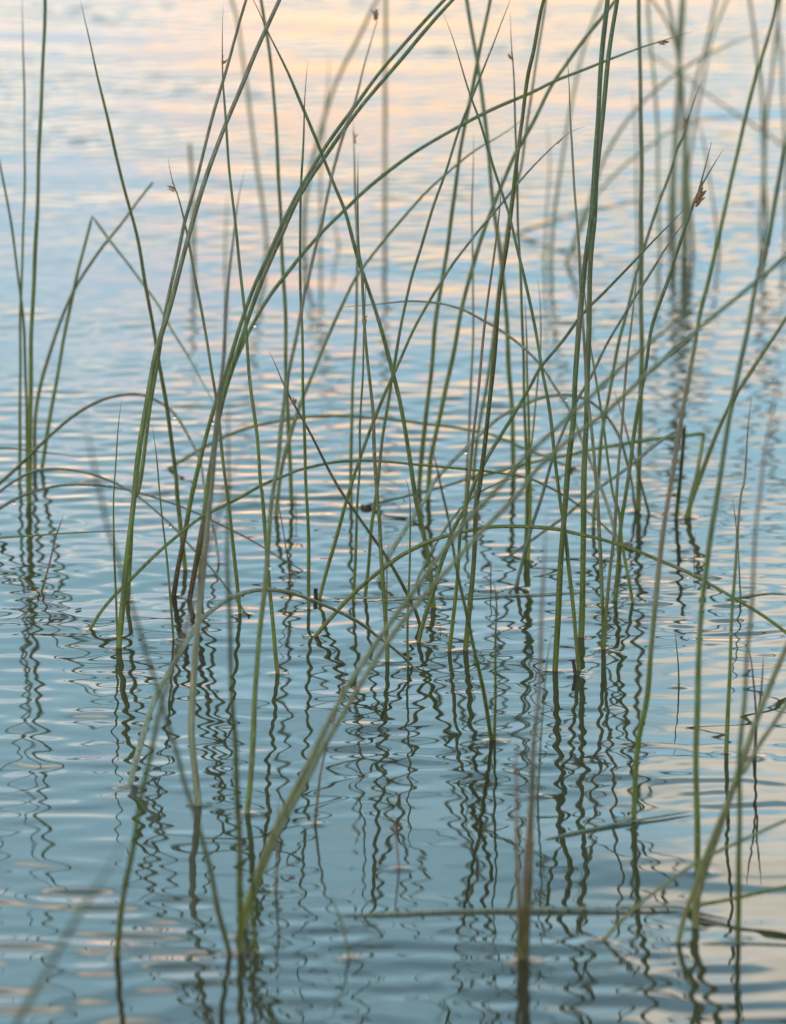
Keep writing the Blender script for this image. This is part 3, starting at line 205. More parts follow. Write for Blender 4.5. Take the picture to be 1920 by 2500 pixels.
 ('rush', 'tall blurred foreground stem at far right with a faint mauve top', 'rush', 'blurred rush stems close to the lens', 'pinkup', 'A', 1.82, 0.35, 0.25, 0, [], [], [(0.2074, 3.2904, 0.0), (0.205, 3.2616, 0.0607), (0.2035, 3.2386, 0.1083), (0.2033, 3.2242, 0.1377), (0.2043, 3.2074, 0.1714), (0.2041, 3.193, 0.2001), (0.2046, 3.1815, 0.2229), (0.2055, 3.1641, 0.2566), (0.2059, 3.1468, 0.29), (0.2072, 3.1387, 0.3054), (0.2087, 3.1242, 0.3327), (0.2113, 3.1096, 0.3597), (0.2127, 3.0945, 0.3874)]),
 ('rush_shoot', 'curved reddish shoot at right edge, left one of two', 'shoot', 'small young shoots poking from the water', 'brown', 'A', 1.09, 0.45, 0.0, 0, [], [], [(0.2449, 3.7442, 0.0), (0.2453, 3.7359, 0.0169), (0.2448, 3.73, 0.0291), (0.2425, 3.7168, 0.0559), (0.2391, 3.7042, 0.0811), (0.237, 3.7001, 0.0891)]),
 ('rush_shoot', 'straight reddish shoot at right edge, right one of two', 'shoot', 'small young shoots poking from the water', 'brown', 'A', 1.03, 0.45, 0.0, 0, [], [], [(0.2461, 3.749, 0.0), (0.246, 3.7381, 0.0164), (0.2462, 3.7267, 0.0334), (0.247, 3.7153, 0.0503), (0.2471, 3.6916, 0.0852)]),
 ('rush', 'thick blurred foreground stem leaning right off the lower right edge', 'rush', 'blurred rush stems close to the lens', 'palegreen', 'X', 2.27, 0.6, 0.0, 0, [], [], [(0.1834, 3.3213, 0.0), (0.1835, 3.3226, 0.0123), (0.1879, 3.325, 0.033), (0.1976, 3.3284, 0.0619), (0.2067, 3.3316, 0.0888), (0.2118, 3.3333, 0.1032), (0.2189, 3.3358, 0.1239), (0.2291, 3.3388, 0.1485), (0.2372, 3.3412, 0.1681), (0.2754, 3.3524, 0.2543), (0.3136, 3.3636, 0.3295)]),
 ('rush', 'thinner blurred stem crossing behind the thick lower right foreground stem', 'rush', 'blurred rush stems close to the lens', 'palegreen', 'X', 1.71, 0.6, 0.0, 0, [], [], [(0.1708, 3.2859, 0.0), (0.1743, 3.2864, 0.016), (0.1802, 3.2868, 0.0328), (0.1862, 3.2874, 0.0517), (0.1991, 3.2883, 0.0851), (0.2061, 3.2889, 0.1028), (0.2101, 3.289, 0.107), (0.2181, 3.2895, 0.1226), (0.2261, 3.2899, 0.135), (0.2341, 3.2903, 0.1475), (0.2881, 3.2931, 0.2265), (0.3421, 3.2958, 0.2955)]),
 ('rush', 'grey stem leaning right beside the black stump, curled brown tip high right', 'rush', 'rush stems standing in the water', 'greyup', 'A', 1.56, 0.5, 0.1, 0, [], [(19, 0.5, 2, 1)], [(-0.0564, 4.2461, 0.0), (-0.0501, 4.2454, 0.0245), (-0.0422, 4.2446, 0.0513), (-0.0337, 4.2436, 0.082), (-0.0278, 4.243, 0.1034), (-0.0213, 4.2423, 0.1233), (-0.0135, 4.2417, 0.1432), (-0.0044, 4.241, 0.1658), (0.0047, 4.2403, 0.1856), (0.015, 4.2396, 0.208), (0.0253, 4.2389, 0.2278), (0.0356, 4.2383, 0.2461), (0.0446, 4.2377, 0.2606), (0.0555, 4.2372, 0.275), (0.0676, 4.2366, 0.2907), (0.0817, 4.2359, 0.3076), (0.0945, 4.2353, 0.3233), (0.1057, 4.2348, 0.3357), (0.1159, 4.2343, 0.3464), (0.1248, 4.2339, 0.3551), (0.135, 4.2335, 0.3629), (0.1439, 4.2332, 0.3659)]),
 ('rush', 'pale green stem bowing from left of centre toward the upper right', 'rush', 'rush stems standing in the water', 'palegreen', 'A', 1.96, 0.35, 0.06, 0, [], [], [(-0.0957, 4.562, 0.0), (-0.095, 4.5625, 0.0093), (-0.0942, 4.5628, 0.015), (-0.0914, 4.5641, 0.0375), (-0.0871, 4.5653, 0.0572), (-0.0815, 4.5665, 0.0769), (-0.0745, 4.5677, 0.0965), (-0.0675, 4.5687, 0.1133), (-0.0591, 4.57, 0.1343), (-0.0507, 4.5712, 0.1525), (-0.0409, 4.5725, 0.1734), (-0.0312, 4.5738, 0.1943), (-0.0228, 4.5747, 0.2069), (-0.011, 4.5758, 0.2222), (0.005, 4.5773, 0.2416), (0.0258, 4.5791, 0.2651), (0.0466, 4.5807, 0.2831), (0.0674, 4.5823, 0.2997), (0.0882, 4.5837, 0.312), (0.102, 4.5847, 0.3217), (0.1163, 4.5858, 0.3334)]),
 ('rush', 'upright centre stem with an orange-brown bud beside its tip', 'rush', 'rush stems standing in the water', 'green', 'A', 1.54, 0.55, 0.08, 0, [], [(8.788, 1.0, 3, 1)], [(-0.0347, 4.5977, 0.0), (-0.0346, 4.5999, 0.0333), (-0.0336, 4.6027, 0.0758), (-0.0322, 4.6055, 0.1181), (-0.03, 4.6092, 0.1744), (-0.0293, 4.6111, 0.2025), (-0.0293, 4.6124, 0.2221), (-0.0306, 4.6151, 0.2641), (-0.032, 4.617, 0.292), (-0.0325, 4.6181, 0.3088), (-0.0324, 4.619, 0.3213)]),
 ('rush', 'centre stem with swollen joint standing nearest in the middle row', 'rush', 'rush stems standing in the water', 'mottled', 'A', 1.75, 0.5, 0.08, 0, [], [(9.576, 0.7, 3, 1)], [(-0.0041, 4.0325, 0.0), (-0.0042, 4.0333, 0.0103), (-0.0061, 4.0355, 0.0378), (-0.0079, 4.0379, 0.069), (-0.0092, 4.0404, 0.1002), (-0.0116, 4.0423, 0.1251), (-0.0135, 4.0447, 0.1549), (-0.0147, 4.0467, 0.1797), (-0.0172, 4.0486, 0.2045), (-0.0196, 4.0511, 0.2354), (-0.0215, 4.0535, 0.2662), (-0.0227, 4.0555, 0.2909), (-0.0239, 4.0559, 0.2958), (-0.0257, 4.0588, 0.3327), (-0.0251, 4.0619, 0.3707)]),
 ('rush', 'thin brown-specked stem between two upright centre stems', 'rush', 'rush stems standing in the water', 'mottled', 'A', 1.29, 0.45, 0.08, 0, [], [], [(-0.0303, 4.2401, 0.0), (-0.0299, 4.2396, 0.0057), (-0.0285, 4.2357, 0.0465), (-0.0271, 4.2326, 0.0803), (-0.0254, 4.2301, 0.1059), (-0.0244, 4.227, 0.1394), (-0.0231, 4.2238, 0.1728), (-0.0224, 4.2206, 0.2061), (-0.021, 4.2174, 0.2391), (-0.0206, 4.2154, 0.2602)]),
 ('rush', 'slender centre stem leaning right to a red tip at the top edge', 'rush', 'rush stems standing in the water', 'green', 'A', 1.43, 0.6, 0.1, 0, [], [], [(-0.0215, 4.2571, 0.0), (-0.0188, 4.2581, 0.0258), (-0.0162, 4.2591, 0.0549), (-0.0155, 4.2593, 0.0602), (-0.0123, 4.2601, 0.0814), (-0.0097, 4.261, 0.1038), (-0.0077, 4.2617, 0.1223), (-0.0044, 4.2626, 0.1473), (-0.0018, 4.2633, 0.1657), (0.0021, 4.2641, 0.1867), (0.0073, 4.2652, 0.2155), (0.0138, 4.2663, 0.2442), (0.0222, 4.2674, 0.2703), (0.0306, 4.2686, 0.3015), (0.0409, 4.2697, 0.33), (0.0499, 4.2709, 0.3585), (0.0576, 4.2717, 0.3779), (0.0653, 4.2724, 0.396), (0.0742, 4.2733, 0.4179), (0.0819, 4.2742, 0.4398), (0.0883, 4.2749, 0.4565), (0.0898, 4.2751, 0.4629)]),
 ('rush', 'left one of two smooth green stems rising from behind the centre', 'rush', 'rush stems standing in the water', 'green', 'X', 2.01, 0.65, 0.0, 0, [], [], [(0.022, 4.6716, 0.0), (0.0237, 4.6713, 0.0266), (0.0266, 4.6709, 0.0558), (0.0294, 4.6706, 0.0805), (0.0322, 4.6703, 0.1066), (0.035, 4.6699, 0.1356), (0.0378, 4.6696, 0.1572), (0.042, 4.6692, 0.1861), (0.0455, 4.669, 0.2076), (0.0497, 4.6685, 0.2449), (0.0546, 4.668, 0.2792), (0.0587, 4.6677, 0.302), (0.0629, 4.6674, 0.3248), (0.0678, 4.6671, 0.3504), (0.0726, 4.6667, 0.3773), (0.0795, 4.6663, 0.4126), (0.093, 4.6653, 0.4771), (0.1064, 4.6644, 0.5335)]),
 ('rush', 'right one of two smooth green stems behind the centre, sweeping far right', 'rush', 'rush stems standing in the water', 'green', 'X', 1.99, 0.65, 0.0, 0, [], [], [(0.0292, 4.6283, 0.0), (0.0313, 4.6268, 0.0338), (0.0348, 4.6259, 0.0527), (0.0404, 4.6247, 0.0774), (0.0446, 4.6237, 0.1006), (0.0502, 4.6223, 0.1294), (0.0557, 4.621, 0.1582), (0.0627, 4.6196, 0.1869), (0.071, 4.6183, 0.2155), (0.0807, 4.6169, 0.2441), (0.089, 4.6157, 0.2668), (0.0986, 4.6146, 0.2896), (0.1138, 4.6131, 0.3172), (0.1287, 4.6115, 0.3475), (0.1425, 4.6104, 0.3673), (0.1562, 4.6092, 0.3876), (0.1699, 4.6082, 0.4052), (0.1809, 4.6073, 0.4192), (0.2271, 4.6038, 0.4746), (0.2732, 4.6002, 0.523)]),
 ('rush', 'slightly soft stem behind centre right slanting left off the top', 'rush', 'rush stems standing in the water', 'green', 'X', 2.11, 0.7, 0.0, 0, [], [], [(0.1025, 4.7426, 0.0), (0.1017, 4.7458, 0.0343), (0.1009, 4.7485, 0.0633), (0.0987, 4.7512, 0.0922), (0.0964, 4.7545, 0.1284), (0.0935, 4.7577, 0.1616), (0.0898, 4.7606, 0.1933), (0.0861, 4.7632, 0.2207), (0.0832, 4.7659, 0.2494), (0.0802, 4.7686, 0.2782), (0.0758, 4.772, 0.314), (0.0715, 4.7748, 0.3426), (0.0671, 4.7775, 0.3712), (0.0627, 4.7802, 0.3998), (0.0522, 4.7868, 0.4645), (0.0417, 4.7934, 0.521)]),
 ('rush', 'thick dark stem right of centre running straight up off the top', 'rush', 'rush stems standing in the water', 'dark', 'X', 1.96, 0.6, 0.0, 0, [], [], [(0.053, 4.0685, 0.0), (0.0546, 4.0691, 0.0175), (0.0571, 4.0699, 0.0429), (0.0601, 4.0712, 0.081), (0.0619, 4.0723, 0.1127), (0.0631, 4.0725, 0.119), (0.0656, 4.0733, 0.143), (0.068, 4.074, 0.1645), (0.0704, 4.0748, 0.1871), (0.0728, 4.0756, 0.2122), (0.0759, 4.0766, 0.2435), (0.0789, 4.0777, 0.2748), (0.0825, 4.0785, 0.2997), (0.0861, 4.0796, 0.3296), (0.0897, 4.0808, 0.3668), (0.0945, 4.0819, 0.3978), (0.0981, 4.0828, 0.4249), (0.1015, 4.0834, 0.4409), (0.1063, 4.0843, 0.468), (0.1087, 4.0847, 0.4778), (0.1254, 4.087, 0.5417), (0.1421, 4.0894, 0.5974)]),
 ('rush', 'thin grey stem close behind the thick dark one right of centre', 'rush', 'rush stems standing in the water', 'greyup', 'X', 1.51, 0.6, 0.0, 0, [], [], [(0.0687, 4.7351, 0.0), (0.0704, 4.7362, 0.0213), (0.0747, 4.7378, 0.0505), (0.079, 4.739, 0.0724), (0.0832, 4.741, 0.1087), (0.0875, 4.7427, 0.1407), (0.0917, 4.7445, 0.174), (0.103, 4.7484, 0.2447), (0.107, 4.7492, 0.2591), (0.1134, 4.7516, 0.3022), (0.119, 4.7537, 0.3395), (0.1246, 4.7556, 0.3738), (0.1287, 4.7575, 0.4081), (0.1336, 4.7597, 0.4454), (0.1384, 4.7618, 0.4779)]),
 ('rush', 'brown-topped stem left of the thick dark stem, ending mid height', 'rush', 'rush stems standing in the water', 'midbrown', 'A', 1.5, 0.5, 0.12, 0, [], [], [(0.0412, 4.0646, 0.0), (0.0445, 4.0622, 0.0318), (0.0475, 4.0598, 0.0643), (0.0505, 4.0574, 0.0967), (0.0524, 4.057, 0.1018), (0.0548, 4.055, 0.1276), (0.0572, 4.0531, 0.1533), (0.0595, 4.0512, 0.1789), (0.0625, 4.0487, 0.2107), (0.0661, 4.0463, 0.2425), (0.0696, 4.0439, 0.2741), (0.0738, 4.0414, 0.3055), (0.0767, 4.0391, 0.3356), (0.078, 4.0373, 0.3593)]),
 ('rush', 'thin withered pale stem with ragged tip right of centre', 'rush', 'rush stems standing in the water', 'pale', 'A', 1.31, 0.5, 0.1, 0, [], [], [(0.0598, 4.5801, 0.0), (0.0605, 4.5806, 0.0228), (0.0618, 4.5812, 0.0513), (0.0638, 4.5822, 0.0938), (0.0651, 4.5834, 0.1504), (0.0654, 4.5844, 0.1955), (0.0649, 4.5849, 0.2207), (0.0649, 4.5857, 0.2544), (0.0652, 4.5863, 0.2823), (0.0655, 4.587, 0.3137)]),
 ('rush', 'stem right of centre with a yellow-green bud near its thin top', 'rush', 'rush stems standing in the water', 'mottled', 'A', 1.47, 0.5, 0.12, 0, [], [(10.603, 1.0, 2, -1)], [(0.1045, 4.3941, 0.0), (0.1051, 4.3924, 0.0274), (0.1055, 4.3912, 0.0468), (0.1045, 4.3878, 0.1023), (0.1029, 4.3853, 0.1436), (0.1006, 4.3819, 0.1985), (0.0983, 4.3785, 0.2529), (0.0969, 4.3756, 0.299), (0.0954, 4.3735, 0.3327), (0.0939, 4.3714, 0.3662), (0.0926, 4.3697, 0.393), (0.0914, 4.3684, 0.413), (0.0904, 4.3668, 0.4383)]),
 ('rush', 'bright green stem right of centre with black speckled point', 'rush', 'rush stems standing in the water', 'bright', 'A', 1.61, 0.4, 0.2, 0, [], [], [(0.1067, 4.3876, -0.0), (0.1076, 4.3898, 0.0348), (0.1082, 4.3914, 0.0605), (0.1073, 4.3939, 0.1011), (0.1059, 4.3964, 0.1416), (0.1044, 4.399, 0.182), (0.1034, 4.4007, 0.2102)]),
 ('rush', 'thin pale blade with dark tip beside the bright green stem', 'rush', 'rush stems standing in the water', 'pale', 'A', 0.99, 0.6, 0.14, 0, [], [], [(0.1047, 4.4307, 0.0), (0.1071, 4.4289, 0.0392), (0.1096, 4.427, 0.0811), (0.1115, 4.426, 0.1019), (0.1134, 4.4249, 0.1255), (0.1152, 4.4238, 0.1504), (0.1164, 4.4225, 0.178), (0.116, 4.4214, 0.2027), (0.1137, 4.4205, 0.2219)]),
 ('rush_shoot', 'tiny red shoot at the foot of the blue-green stem right of centre', 'shoot', 'small young shoots poking from the water', 'brown', 'A', 0.75, 0.45, 0.0, 0, [], [], [(0.0965, 4.2859, -0.0), (0.0978, 4.287, 0.0088), (0.0995, 4.2881, 0.018)]),
 ('rush', 'thin upright shoot at centre with a reddish top bent left', 'rush', 'rush stems standing in the water', 'mottled', 'A', 1.09, 0.5, 0.25, 0, [], [], [(0.011, 4.0139, -0.0), (0.0106, 4.013, 0.0175), (0.0112, 4.0111, 0.0559), (0.0118, 4.0092, 0.0941), (0.0124, 4.0083, 0.1118), (0.0118, 4.0073, 0.1308), (0.0087, 4.0066, 0.1441)]),
 ('rush', 'high pale arch from right of centre bending over to the left', 'rush', 'rush stems bent over into arches', 'palearch', 'A', 1.75, 0.35, 0.04, 0, [], [], [(0.1786, 4.3722, 0.0), (0.1763, 4.3722, 0.0178), (0.1694, 4.3722, 0.0439), (0.164, 4.3722, 0.0603), (0.1558, 4.3722, 0.0821), (0.1476, 4.3723, 0.1012), (0.1395, 4.3723, 0.1216), (0.1287, 4.3723, 0.1392), (0.1152, 4.3723, 0.1595), (0.1005, 4.3723, 0.1744), (0.0831, 4.3724, 0.1879), (0.074, 4.3724, 0.1933), (0.058, 4.3724, 0.2021), (0.0447, 4.3724, 0.2068), (0.0287, 4.3724, 0.2095), (0.0128, 4.3724, 0.2102), (-0.0019, 4.3725, 0.2088), (-0.0218, 4.3725, 0.2068), (-0.0391, 4.3725, 0.2054), (-0.0458, 4.3725, 0.2046)]),
 ('rush', 'stem leaning left across the thick uprights with a dark red tip', 'rush', 'rush stems standing in the water', 'green', 'A', 1.42, 0.45, 0.25, 0, [], [], [(0.1831, 4.231, -0.0), (0.1801, 4.233, 0.0178), (0.1748, 4.2363, 0.0464), (0.1717, 4.2391, 0.071), (0.1682, 4.2402, 0.0801), (0.1642, 4.2428, 0.1034), (0.1595, 4.2465, 0.1358), (0.1535, 4.2513, 0.1784), (0.1496, 4.2538, 0.2003), (0.1463, 4.257, 0.2287), (0.1443, 4.2589, 0.2454), (0.1425, 4.2609, 0.2634)]),
 ('rush', 'short pale pointed blade beside the full-height vertical stem', 'rush', 'rush stems standing in the water', 'pale', 'A', 1.46, 0.5, 0.12, 0, [], [], [(0.2107, 4.5675, 0.0), (0.2063, 4.5666, 0.0156), (0.199, 4.5652, 0.0416), (0.1932, 4.564, 0.0617), (0.1874, 4.5628, 0.0832), (0.1802, 4.5614, 0.1061)]),
 ('rush_shoot', 'tiny dark red shoot at the foot of the full-height vertical stem', 'shoot', 'small young shoots poking from the water', 'brown', 'A', 0.95, 0.45, 0.0, 0, [], [], [(0.199, 4.5759, 0.0), (0.1983, 4.5753, 0.0053), (0.1954, 4.5737, 0.0178)]),
 ('rush_shoot', 'small brown needle shoot in front of the upright centre stems', 'shoot', 'small young shoots poking from the water', 'brown', 'A', 0.81, 0.45, 0.0, 0, [], [], [(-0.0047, 4.2401, 0.0), (-0.0047, 4.2406, 0.0162), (-0.0038, 4.2415, 0.0433)]),
 ('rush_stump', 'short black stump by the foot of the grey right-leaning stem', 'stump', 'broken stumps', 'black', 'B', 1.77, 0.95, 0.0, 0, [], [], [(-0.0591, 4.2522, -0.0), (-0.0592, 4.2517, 0.0037), (-0.0593, 4.2512, 0.0072)]),
 ('rush_shoot', 'single dark needle shoot in open water right of centre', 'shoot', 'small young shoots poking from the water', 'brown', 'A', 0.82, 0.45, 0.0, 0, [], [], [(0.0754, 4.2767, 0.0), (0.0752, 4.2757, 0.0113), (0.0756, 4.2744, 0.0254)]),
 ('rush_shoot', 'thin reddish shoot leaning left beside the pale green bowing stem', 'shoot', 'small young shoots poking from the water', 'brown', 'A', 0.83, 0.45, 0.0, 0, [], [], [(-0.0803, 4.3108, 0.0), (-0.0813, 4.3104, 0.0146), (-0.0852, 4.3096, 0.0418), (-0.089, 4.3089, 0.0649), (-0.0896, 4.3087, 0.073)]),
 ('rush_shoot', 'tiny dark shoot right of a straight stem foot, left of centre', 'shoot', 'small young shoots poking from the water', 'dark', 'A', 0.73, 0.45, 0.0, 0, [], [], [(-0.0792, 4.5627, 0.0), (-0.0796, 4.563, 0.0092), (-0.0793, 4.5634, 0.0227)]),
 ('rush_shoot', 'lone thin shoot in open water between the tall right-hand stems', 'shoot', 'small young shoots poking from the water', 'mottled', 'A', 0.83, 0.45, 0.3, 0, [], [], [(0.2044, 3.9548, 0.0), (0.2034, 3.9527, 0.0188), (0.2019, 3.951, 0.0342), (0.2012, 3.9498, 0.0444)]),
 ('rush_shoot', 'tiny needle shoot right of the broken folded stems', 'shoot', 'small young shoots poking from the water', 'brown', 'A', 0.63, 0.45, 0.0, 0, [], [], [(0.2379, 4.3902, -0.0), (0.2381, 4.3886, 0.0116), (0.2386, 4.3868, 0.0249)]),
 ('rush', 'thin stem with reddish top standing in front of the red-sheathed pair', 'rush', 'rush stems standing in the water', 'mottled', 'A', 1.12, 0.4, 0.25, 0, [], [], [(-0.1625, 4.1018, -0.0), (-0.1641, 4.1045, 0.0224), (-0.1665, 4.1076, 0.0476), (-0.1689, 4.111, 0.0753), (-0.1714, 4.1145, 0.1042), (-0.1726, 4.1159, 0.1155), (-0.1744, 4.1182, 0.1343), (-0.1763, 4.1201, 0.1493), (-0.1779, 4.1213, 0.1593)]),
 ('rush_shoot', 'tiny dark sprout in the middle of a ripple ring at centre', 'shoot', 'small young shoots poking from the water', 'dark', 'A', 0.53, 0.45, 0.0, 0, [], [], [(0.0355, 4.1263, 0.0), (0.0352, 4.1261, 0.0046), (0.0353, 4.1258, 0.0092)]),
 ('rush', 'dark brown stem slanting left across the centre, bud under its needle tip', 'rush', 'rush stems standing in the water', 'darkbrown', 'A', 1.46, 0.5, 0.16, 0, [], [(9.07, 0.8, 3, 1)], [(0.0208, 4.1488, 0.0), (0.0174, 4.1478, 0.0115), (0.0097, 4.1461, 0.0275), (-0.0018, 4.1439, 0.0489), (-0.0107, 4.1423, 0.0635), (-0.0272, 4.1396, 0.0887), (-0.0385, 4.1377, 0.106), (-0.0461, 4.1361, 0.1205), (-0.0587, 4.1334, 0.1468), (-0.0756, 4.1302, 0.1769), (-0.0805, 4.1291, 0.1874), (-0.0861, 4.1277, 0.2017), (-0.0917, 4.1264, 0.215)]),
 ('leaf_fragment', 'small red-brown dead leaf floating by the crossing stems at right', 'dead leaf', 'dead leaf fragments floating between the stems', 'rot', 'F', 2.41, 0.8, 0.0, 0, [], [], [(0.1827, 4.4452, 0.0), (0.1865, 4.4372, 0.0), (0.192, 4.4228, 0.0)]),
 ('leaf_fragment', 'small dark dead leaf floating where the folded stem ends at centre', 'dead leaf', 'dead leaf fragments floating between the stems', 'rot', 'F', 2.2, 0.8, 0.0, 0, [], [], [(-0.0271, 4.5984, 0.0), (-0.0224, 4.5942, 0.0), (-0.0168, 4.597, 0.0)]),
 ('leaf_fragment', 'dark leaf scrap floating at the foot of the grey-brown left-leaning stem', 'dead leaf', 'dead leaf fragments floating between the stems', 'rot', 'F', 1.48, 0.8, 0.0, 0, [], [], [(-0.1142, 4.1981, 0.0), (-0.1115, 4.1922, 0.0), (-0.1077, 4.1845, 0.0)]),
 ('leaf_fragment', 'tiny dark scrap stuck to the pale stem lying across the centre', 'dead leaf', 'dead leaf fragments floating between the stems', 'rot', 'F', 0.82, 0.8, 0.0, 0, [], [], [(-0.0449, 4.2474, 0.0), (-0.043, 4.2449, 0.0), (-0.0407, 4.2413, 0.0)]),
 ('leaf_fragment', 'tiny dark scrap floating in open water left of the thick leaning pair', 'dead leaf', 'dead leaf fragments floating between the stems', 'rot', 'F', 0.67, 0.8, 0.0, 0, [], [], [(-0.2412, 4.2053, 0.0), (-0.2386, 4.2094, 0.0), (-0.2364, 4.2118, 0.0)]),
 ('leaf_fragment', 'dark leaf scrap floating at the right end of the flat dark arch', 'dead leaf', 'dead leaf fragments floating between the stems', 'rot', 'F', 1.67, 0.8, 0.0, 0, [], [], [(0.1491, 4.7561, 0.0), (0.1529, 4.7607, 0.0), (0.1569, 4.7637, 0.0)]),
 ('rush', 'blurred distant stem bowing right behind the thick uprights', 'rush', 'blurred rush stems far behind', 'far', 'X', 2.04, 0.6, 0.0, 0, [], [], [(0.1646, 5.8613, -0.0), (0.1663, 5.8645, 0.0373), (0.1732, 5.869, 0.0905), (0.1802, 5.8728, 0.1348), (0.1854, 5.8758, 0.1701), (0.1923, 5.8785, 0.2019), (0.2028, 5.8819, 0.2407), (0.2169, 5.8851, 0.2758), (0.2427, 5.891, 0.3367), (0.2686, 5.897, 0.3899)]),
 ('rush', 'blurred distant stem arching far right behind the needle-tipped bud', 'rush', 'blurred rush stems far behind', 'far', 'A', 2.05, 0.6, 0.0, 0, [], [], [(0.1822, 5.884, 0.0), (0.1883, 5.8836, 0.0181), (0.2006, 5.8829, 0.0471), (0.2111, 5.8821, 0.0832), (0.2215, 5.8814, 0.1121), (0.2355, 5.8808, 0.1373), (0.2531, 5.8801, 0.1624), (0.2742, 5.8795, 0.1839), (0.297, 5.8789, 0.2019), (0.3234, 5.8782, 0.218), (0.3587, 5.8773, 0.2341), (0.3868, 5.8767, 0.2466)]),
 ('rush', 'blurred distant upright stem left of the distant clump', 'rush', 'blurred rush stems far behind', 'far', 'X', 1.88, 0.7, 0.0, 0, [], [], [(0.2828, 5.953, -0.0), (0.2809, 5.9525, 0.0512), (0.28, 5.9521, 0.1058), (0.2768, 5.9516, 0.1603), (0.2718, 5.9511, 0.2145), (0.2677, 5.9506, 0.2685), (0.2624, 5.95, 0.3341), (0.2571, 5.9494, 0.3913)]),
 ('rush', 'thickest blurred stem of the distant clump at upper right', 'rush', 'blurred rush stems far behind', 'far', 'X', 3.01, 0.8, 0.0, 0, [], [], [(0.3023, 6.1325, 0.0), (0.3037, 6.1327, 0.0432), (0.3069, 6.133, 0.0993), (0.31, 6.1332, 0.1552), (0.3115, 6.1334, 0.1924), (0.3138, 6.1337, 0.248), (0.3165, 6.134, 0.3137), (0.3193, 6.1343, 0.3711)]),
 ('rush', 'blurred stem of the distant clump leaning left at its top', 'rush', 'blurred rush stems far behind', 'far', 'X', 2.44, 0.7, 0.0, 0, [], [], [(0.3061, 5.9298, 0.0), (0.3051, 5.9315, 0.0543), (0.306, 5.9335, 0.1175), (0.3047, 5.935, 0.1624), (0.3014, 5.936, 0.1947), (0.2951, 5.9373, 0.2341), (0.2877, 5.9384, 0.2699), (0.2734, 5.9407, 0.3343), (0.2591, 5.9429, 0.3904)]),
 ('rush', 'blurred stem hidden in the middle of the distant clump', 'rush', 'blurred rush stems far behind', 'far', 'X', 2.26, 0.7, 0.0, 0, [], [], [(0.2985, 5.9414, 0.0), (0.2972, 5.9425, 0.0527), (0.2985, 5.9437, 0.107), (0.2998, 5.9448, 0.1611), (0.3003, 5.9458, 0.2061), (0.3017, 5.9467, 0.251), (0.303, 5.9471, 0.2689), (0.3079, 5.9486, 0.3345), (0.3129, 5.9501, 0.3918)]),
 ('rush', 'blurred distant stem crossing leftward through the distant clump', 'rush', 'blurred rush stems far behind', 'far', 'X', 2.07, 0.6, 0.0, 0, [], [], [(0.3181, 5.953, -0.0), (0.3129, 5.9539, 0.0692), (0.3088, 5.9546, 0.1236), (0.3056, 5.9552, 0.1743), (0.3017, 5.9556, 0.1995), (0.2915, 5.9561, 0.2373), (0.2733, 5.9565, 0.2678), (0.2375, 5.9575, 0.3243), (0.2016, 5.9584, 0.3736)]),
 ('rush', 'blurred distant stem leaning right out of the distant clump', 'rush', 'blurred rush stems far behind', 'far', 'X', 2.1, 0.6, 0.0, 0, [], [], [(0.3126, 6.0236, 0.0), (0.3128, 6.0257, 0.0772), (0.316, 6.0272, 0.1321), (0.3229, 6.0283, 0.1722), (0.3317, 6.0292, 0.205), (0.3439, 6.0308, 0.2595), (0.3592, 6.0327, 0.3237), (0.3745, 6.0346, 0.3797)]),
 ('rush', 'faint distant stem right of the one leaning out of the distant clump', 'rush', 'blurred rush stems far behind', 'far', 'X', 1.91, 0.6, 0.0, 0, [], [], [(0.3166, 6.0475, 0.0), (0.3189, 6.0557, 0.0821), (0.3268, 6.0615, 0.1386), (0.3322, 6.0641, 0.164), (0.3411, 6.0688, 0.2094), (0.3573, 6.0737, 0.2547), (0.3808, 6.0807, 0.3163), (0.4043, 6.0878, 0.3701)]),
 ('rush', 'blurred distant upright at the far right, left of a pair', 'rush', 'blurred rush stems far behind', 'far', 'X', 2.33, 0.7, 0.0, 0, [], [], [(0.4009, 6.1325, 0.0), (0.4038, 6.1326, 0.0619), (0.4023, 6.1327, 0.1087), (0.3989, 6.1328, 0.1553), (0.3928, 6.1329, 0.2017), (0.3866, 6.1329, 0.2481), (0.3775, 6.1331, 0.3133), (0.3683, 6.1332, 0.3702)]),
 ('rush', 'blurred distant upright at the far right, right of a pair', 'rush', 'blurred rush stems far behind', 'far', 'X', 2.14, 0.7, 0.0, 0, [], [], [(0.4095, 6.1449, 0.0), (0.4051, 6.1441, 0.0509), (0.4051, 6.1435, 0.0885), (0.4074, 6.143, 0.126), (0.4123, 6.1422, 0.1727), (0.4186, 6.1411, 0.2471), (0.4245, 6.14, 0.3127), (0.4304, 6.1389, 0.3699)]),
 ('rush', 'faint distant stem along the upper right picture edge', 'rush', 'blurred rush stems far behind', 'far', 'X', 1.97, 0.7, 0.0, 0, [], [], [(0.4356, 6.2327, 0.0), (0.4332, 6.2368, 0.0851), (0.4293, 6.24, 0.1511), (0.425, 6.2428, 0.2074), (0.4237, 6.2442, 0.2356), (0.4207, 6.2476, 0.3012), (0.4176, 6.251, 0.3585)]),
 ('rush', 'distant fallen stem slanting down right across the distant clump', 'rush', 'blurred rush stems far behind', 'far', 'A', 2.07, 0.4, 0.0, 0, [], [], [(0.501, 6.553, 0.0), (0.4809, 6.5517, 0.0142), (0.4567, 6.5502, 0.0304), (0.4206, 6.5479, 0.0546), (0.3905, 6.546, 0.0748), (0.3605, 6.544, 0.095), (0.3326, 6.5422, 0.117), (0.3047, 6.5404, 0.1351), (0.2808, 6.5388, 0.1531), (0.2589, 6.5373, 0.1711)]),
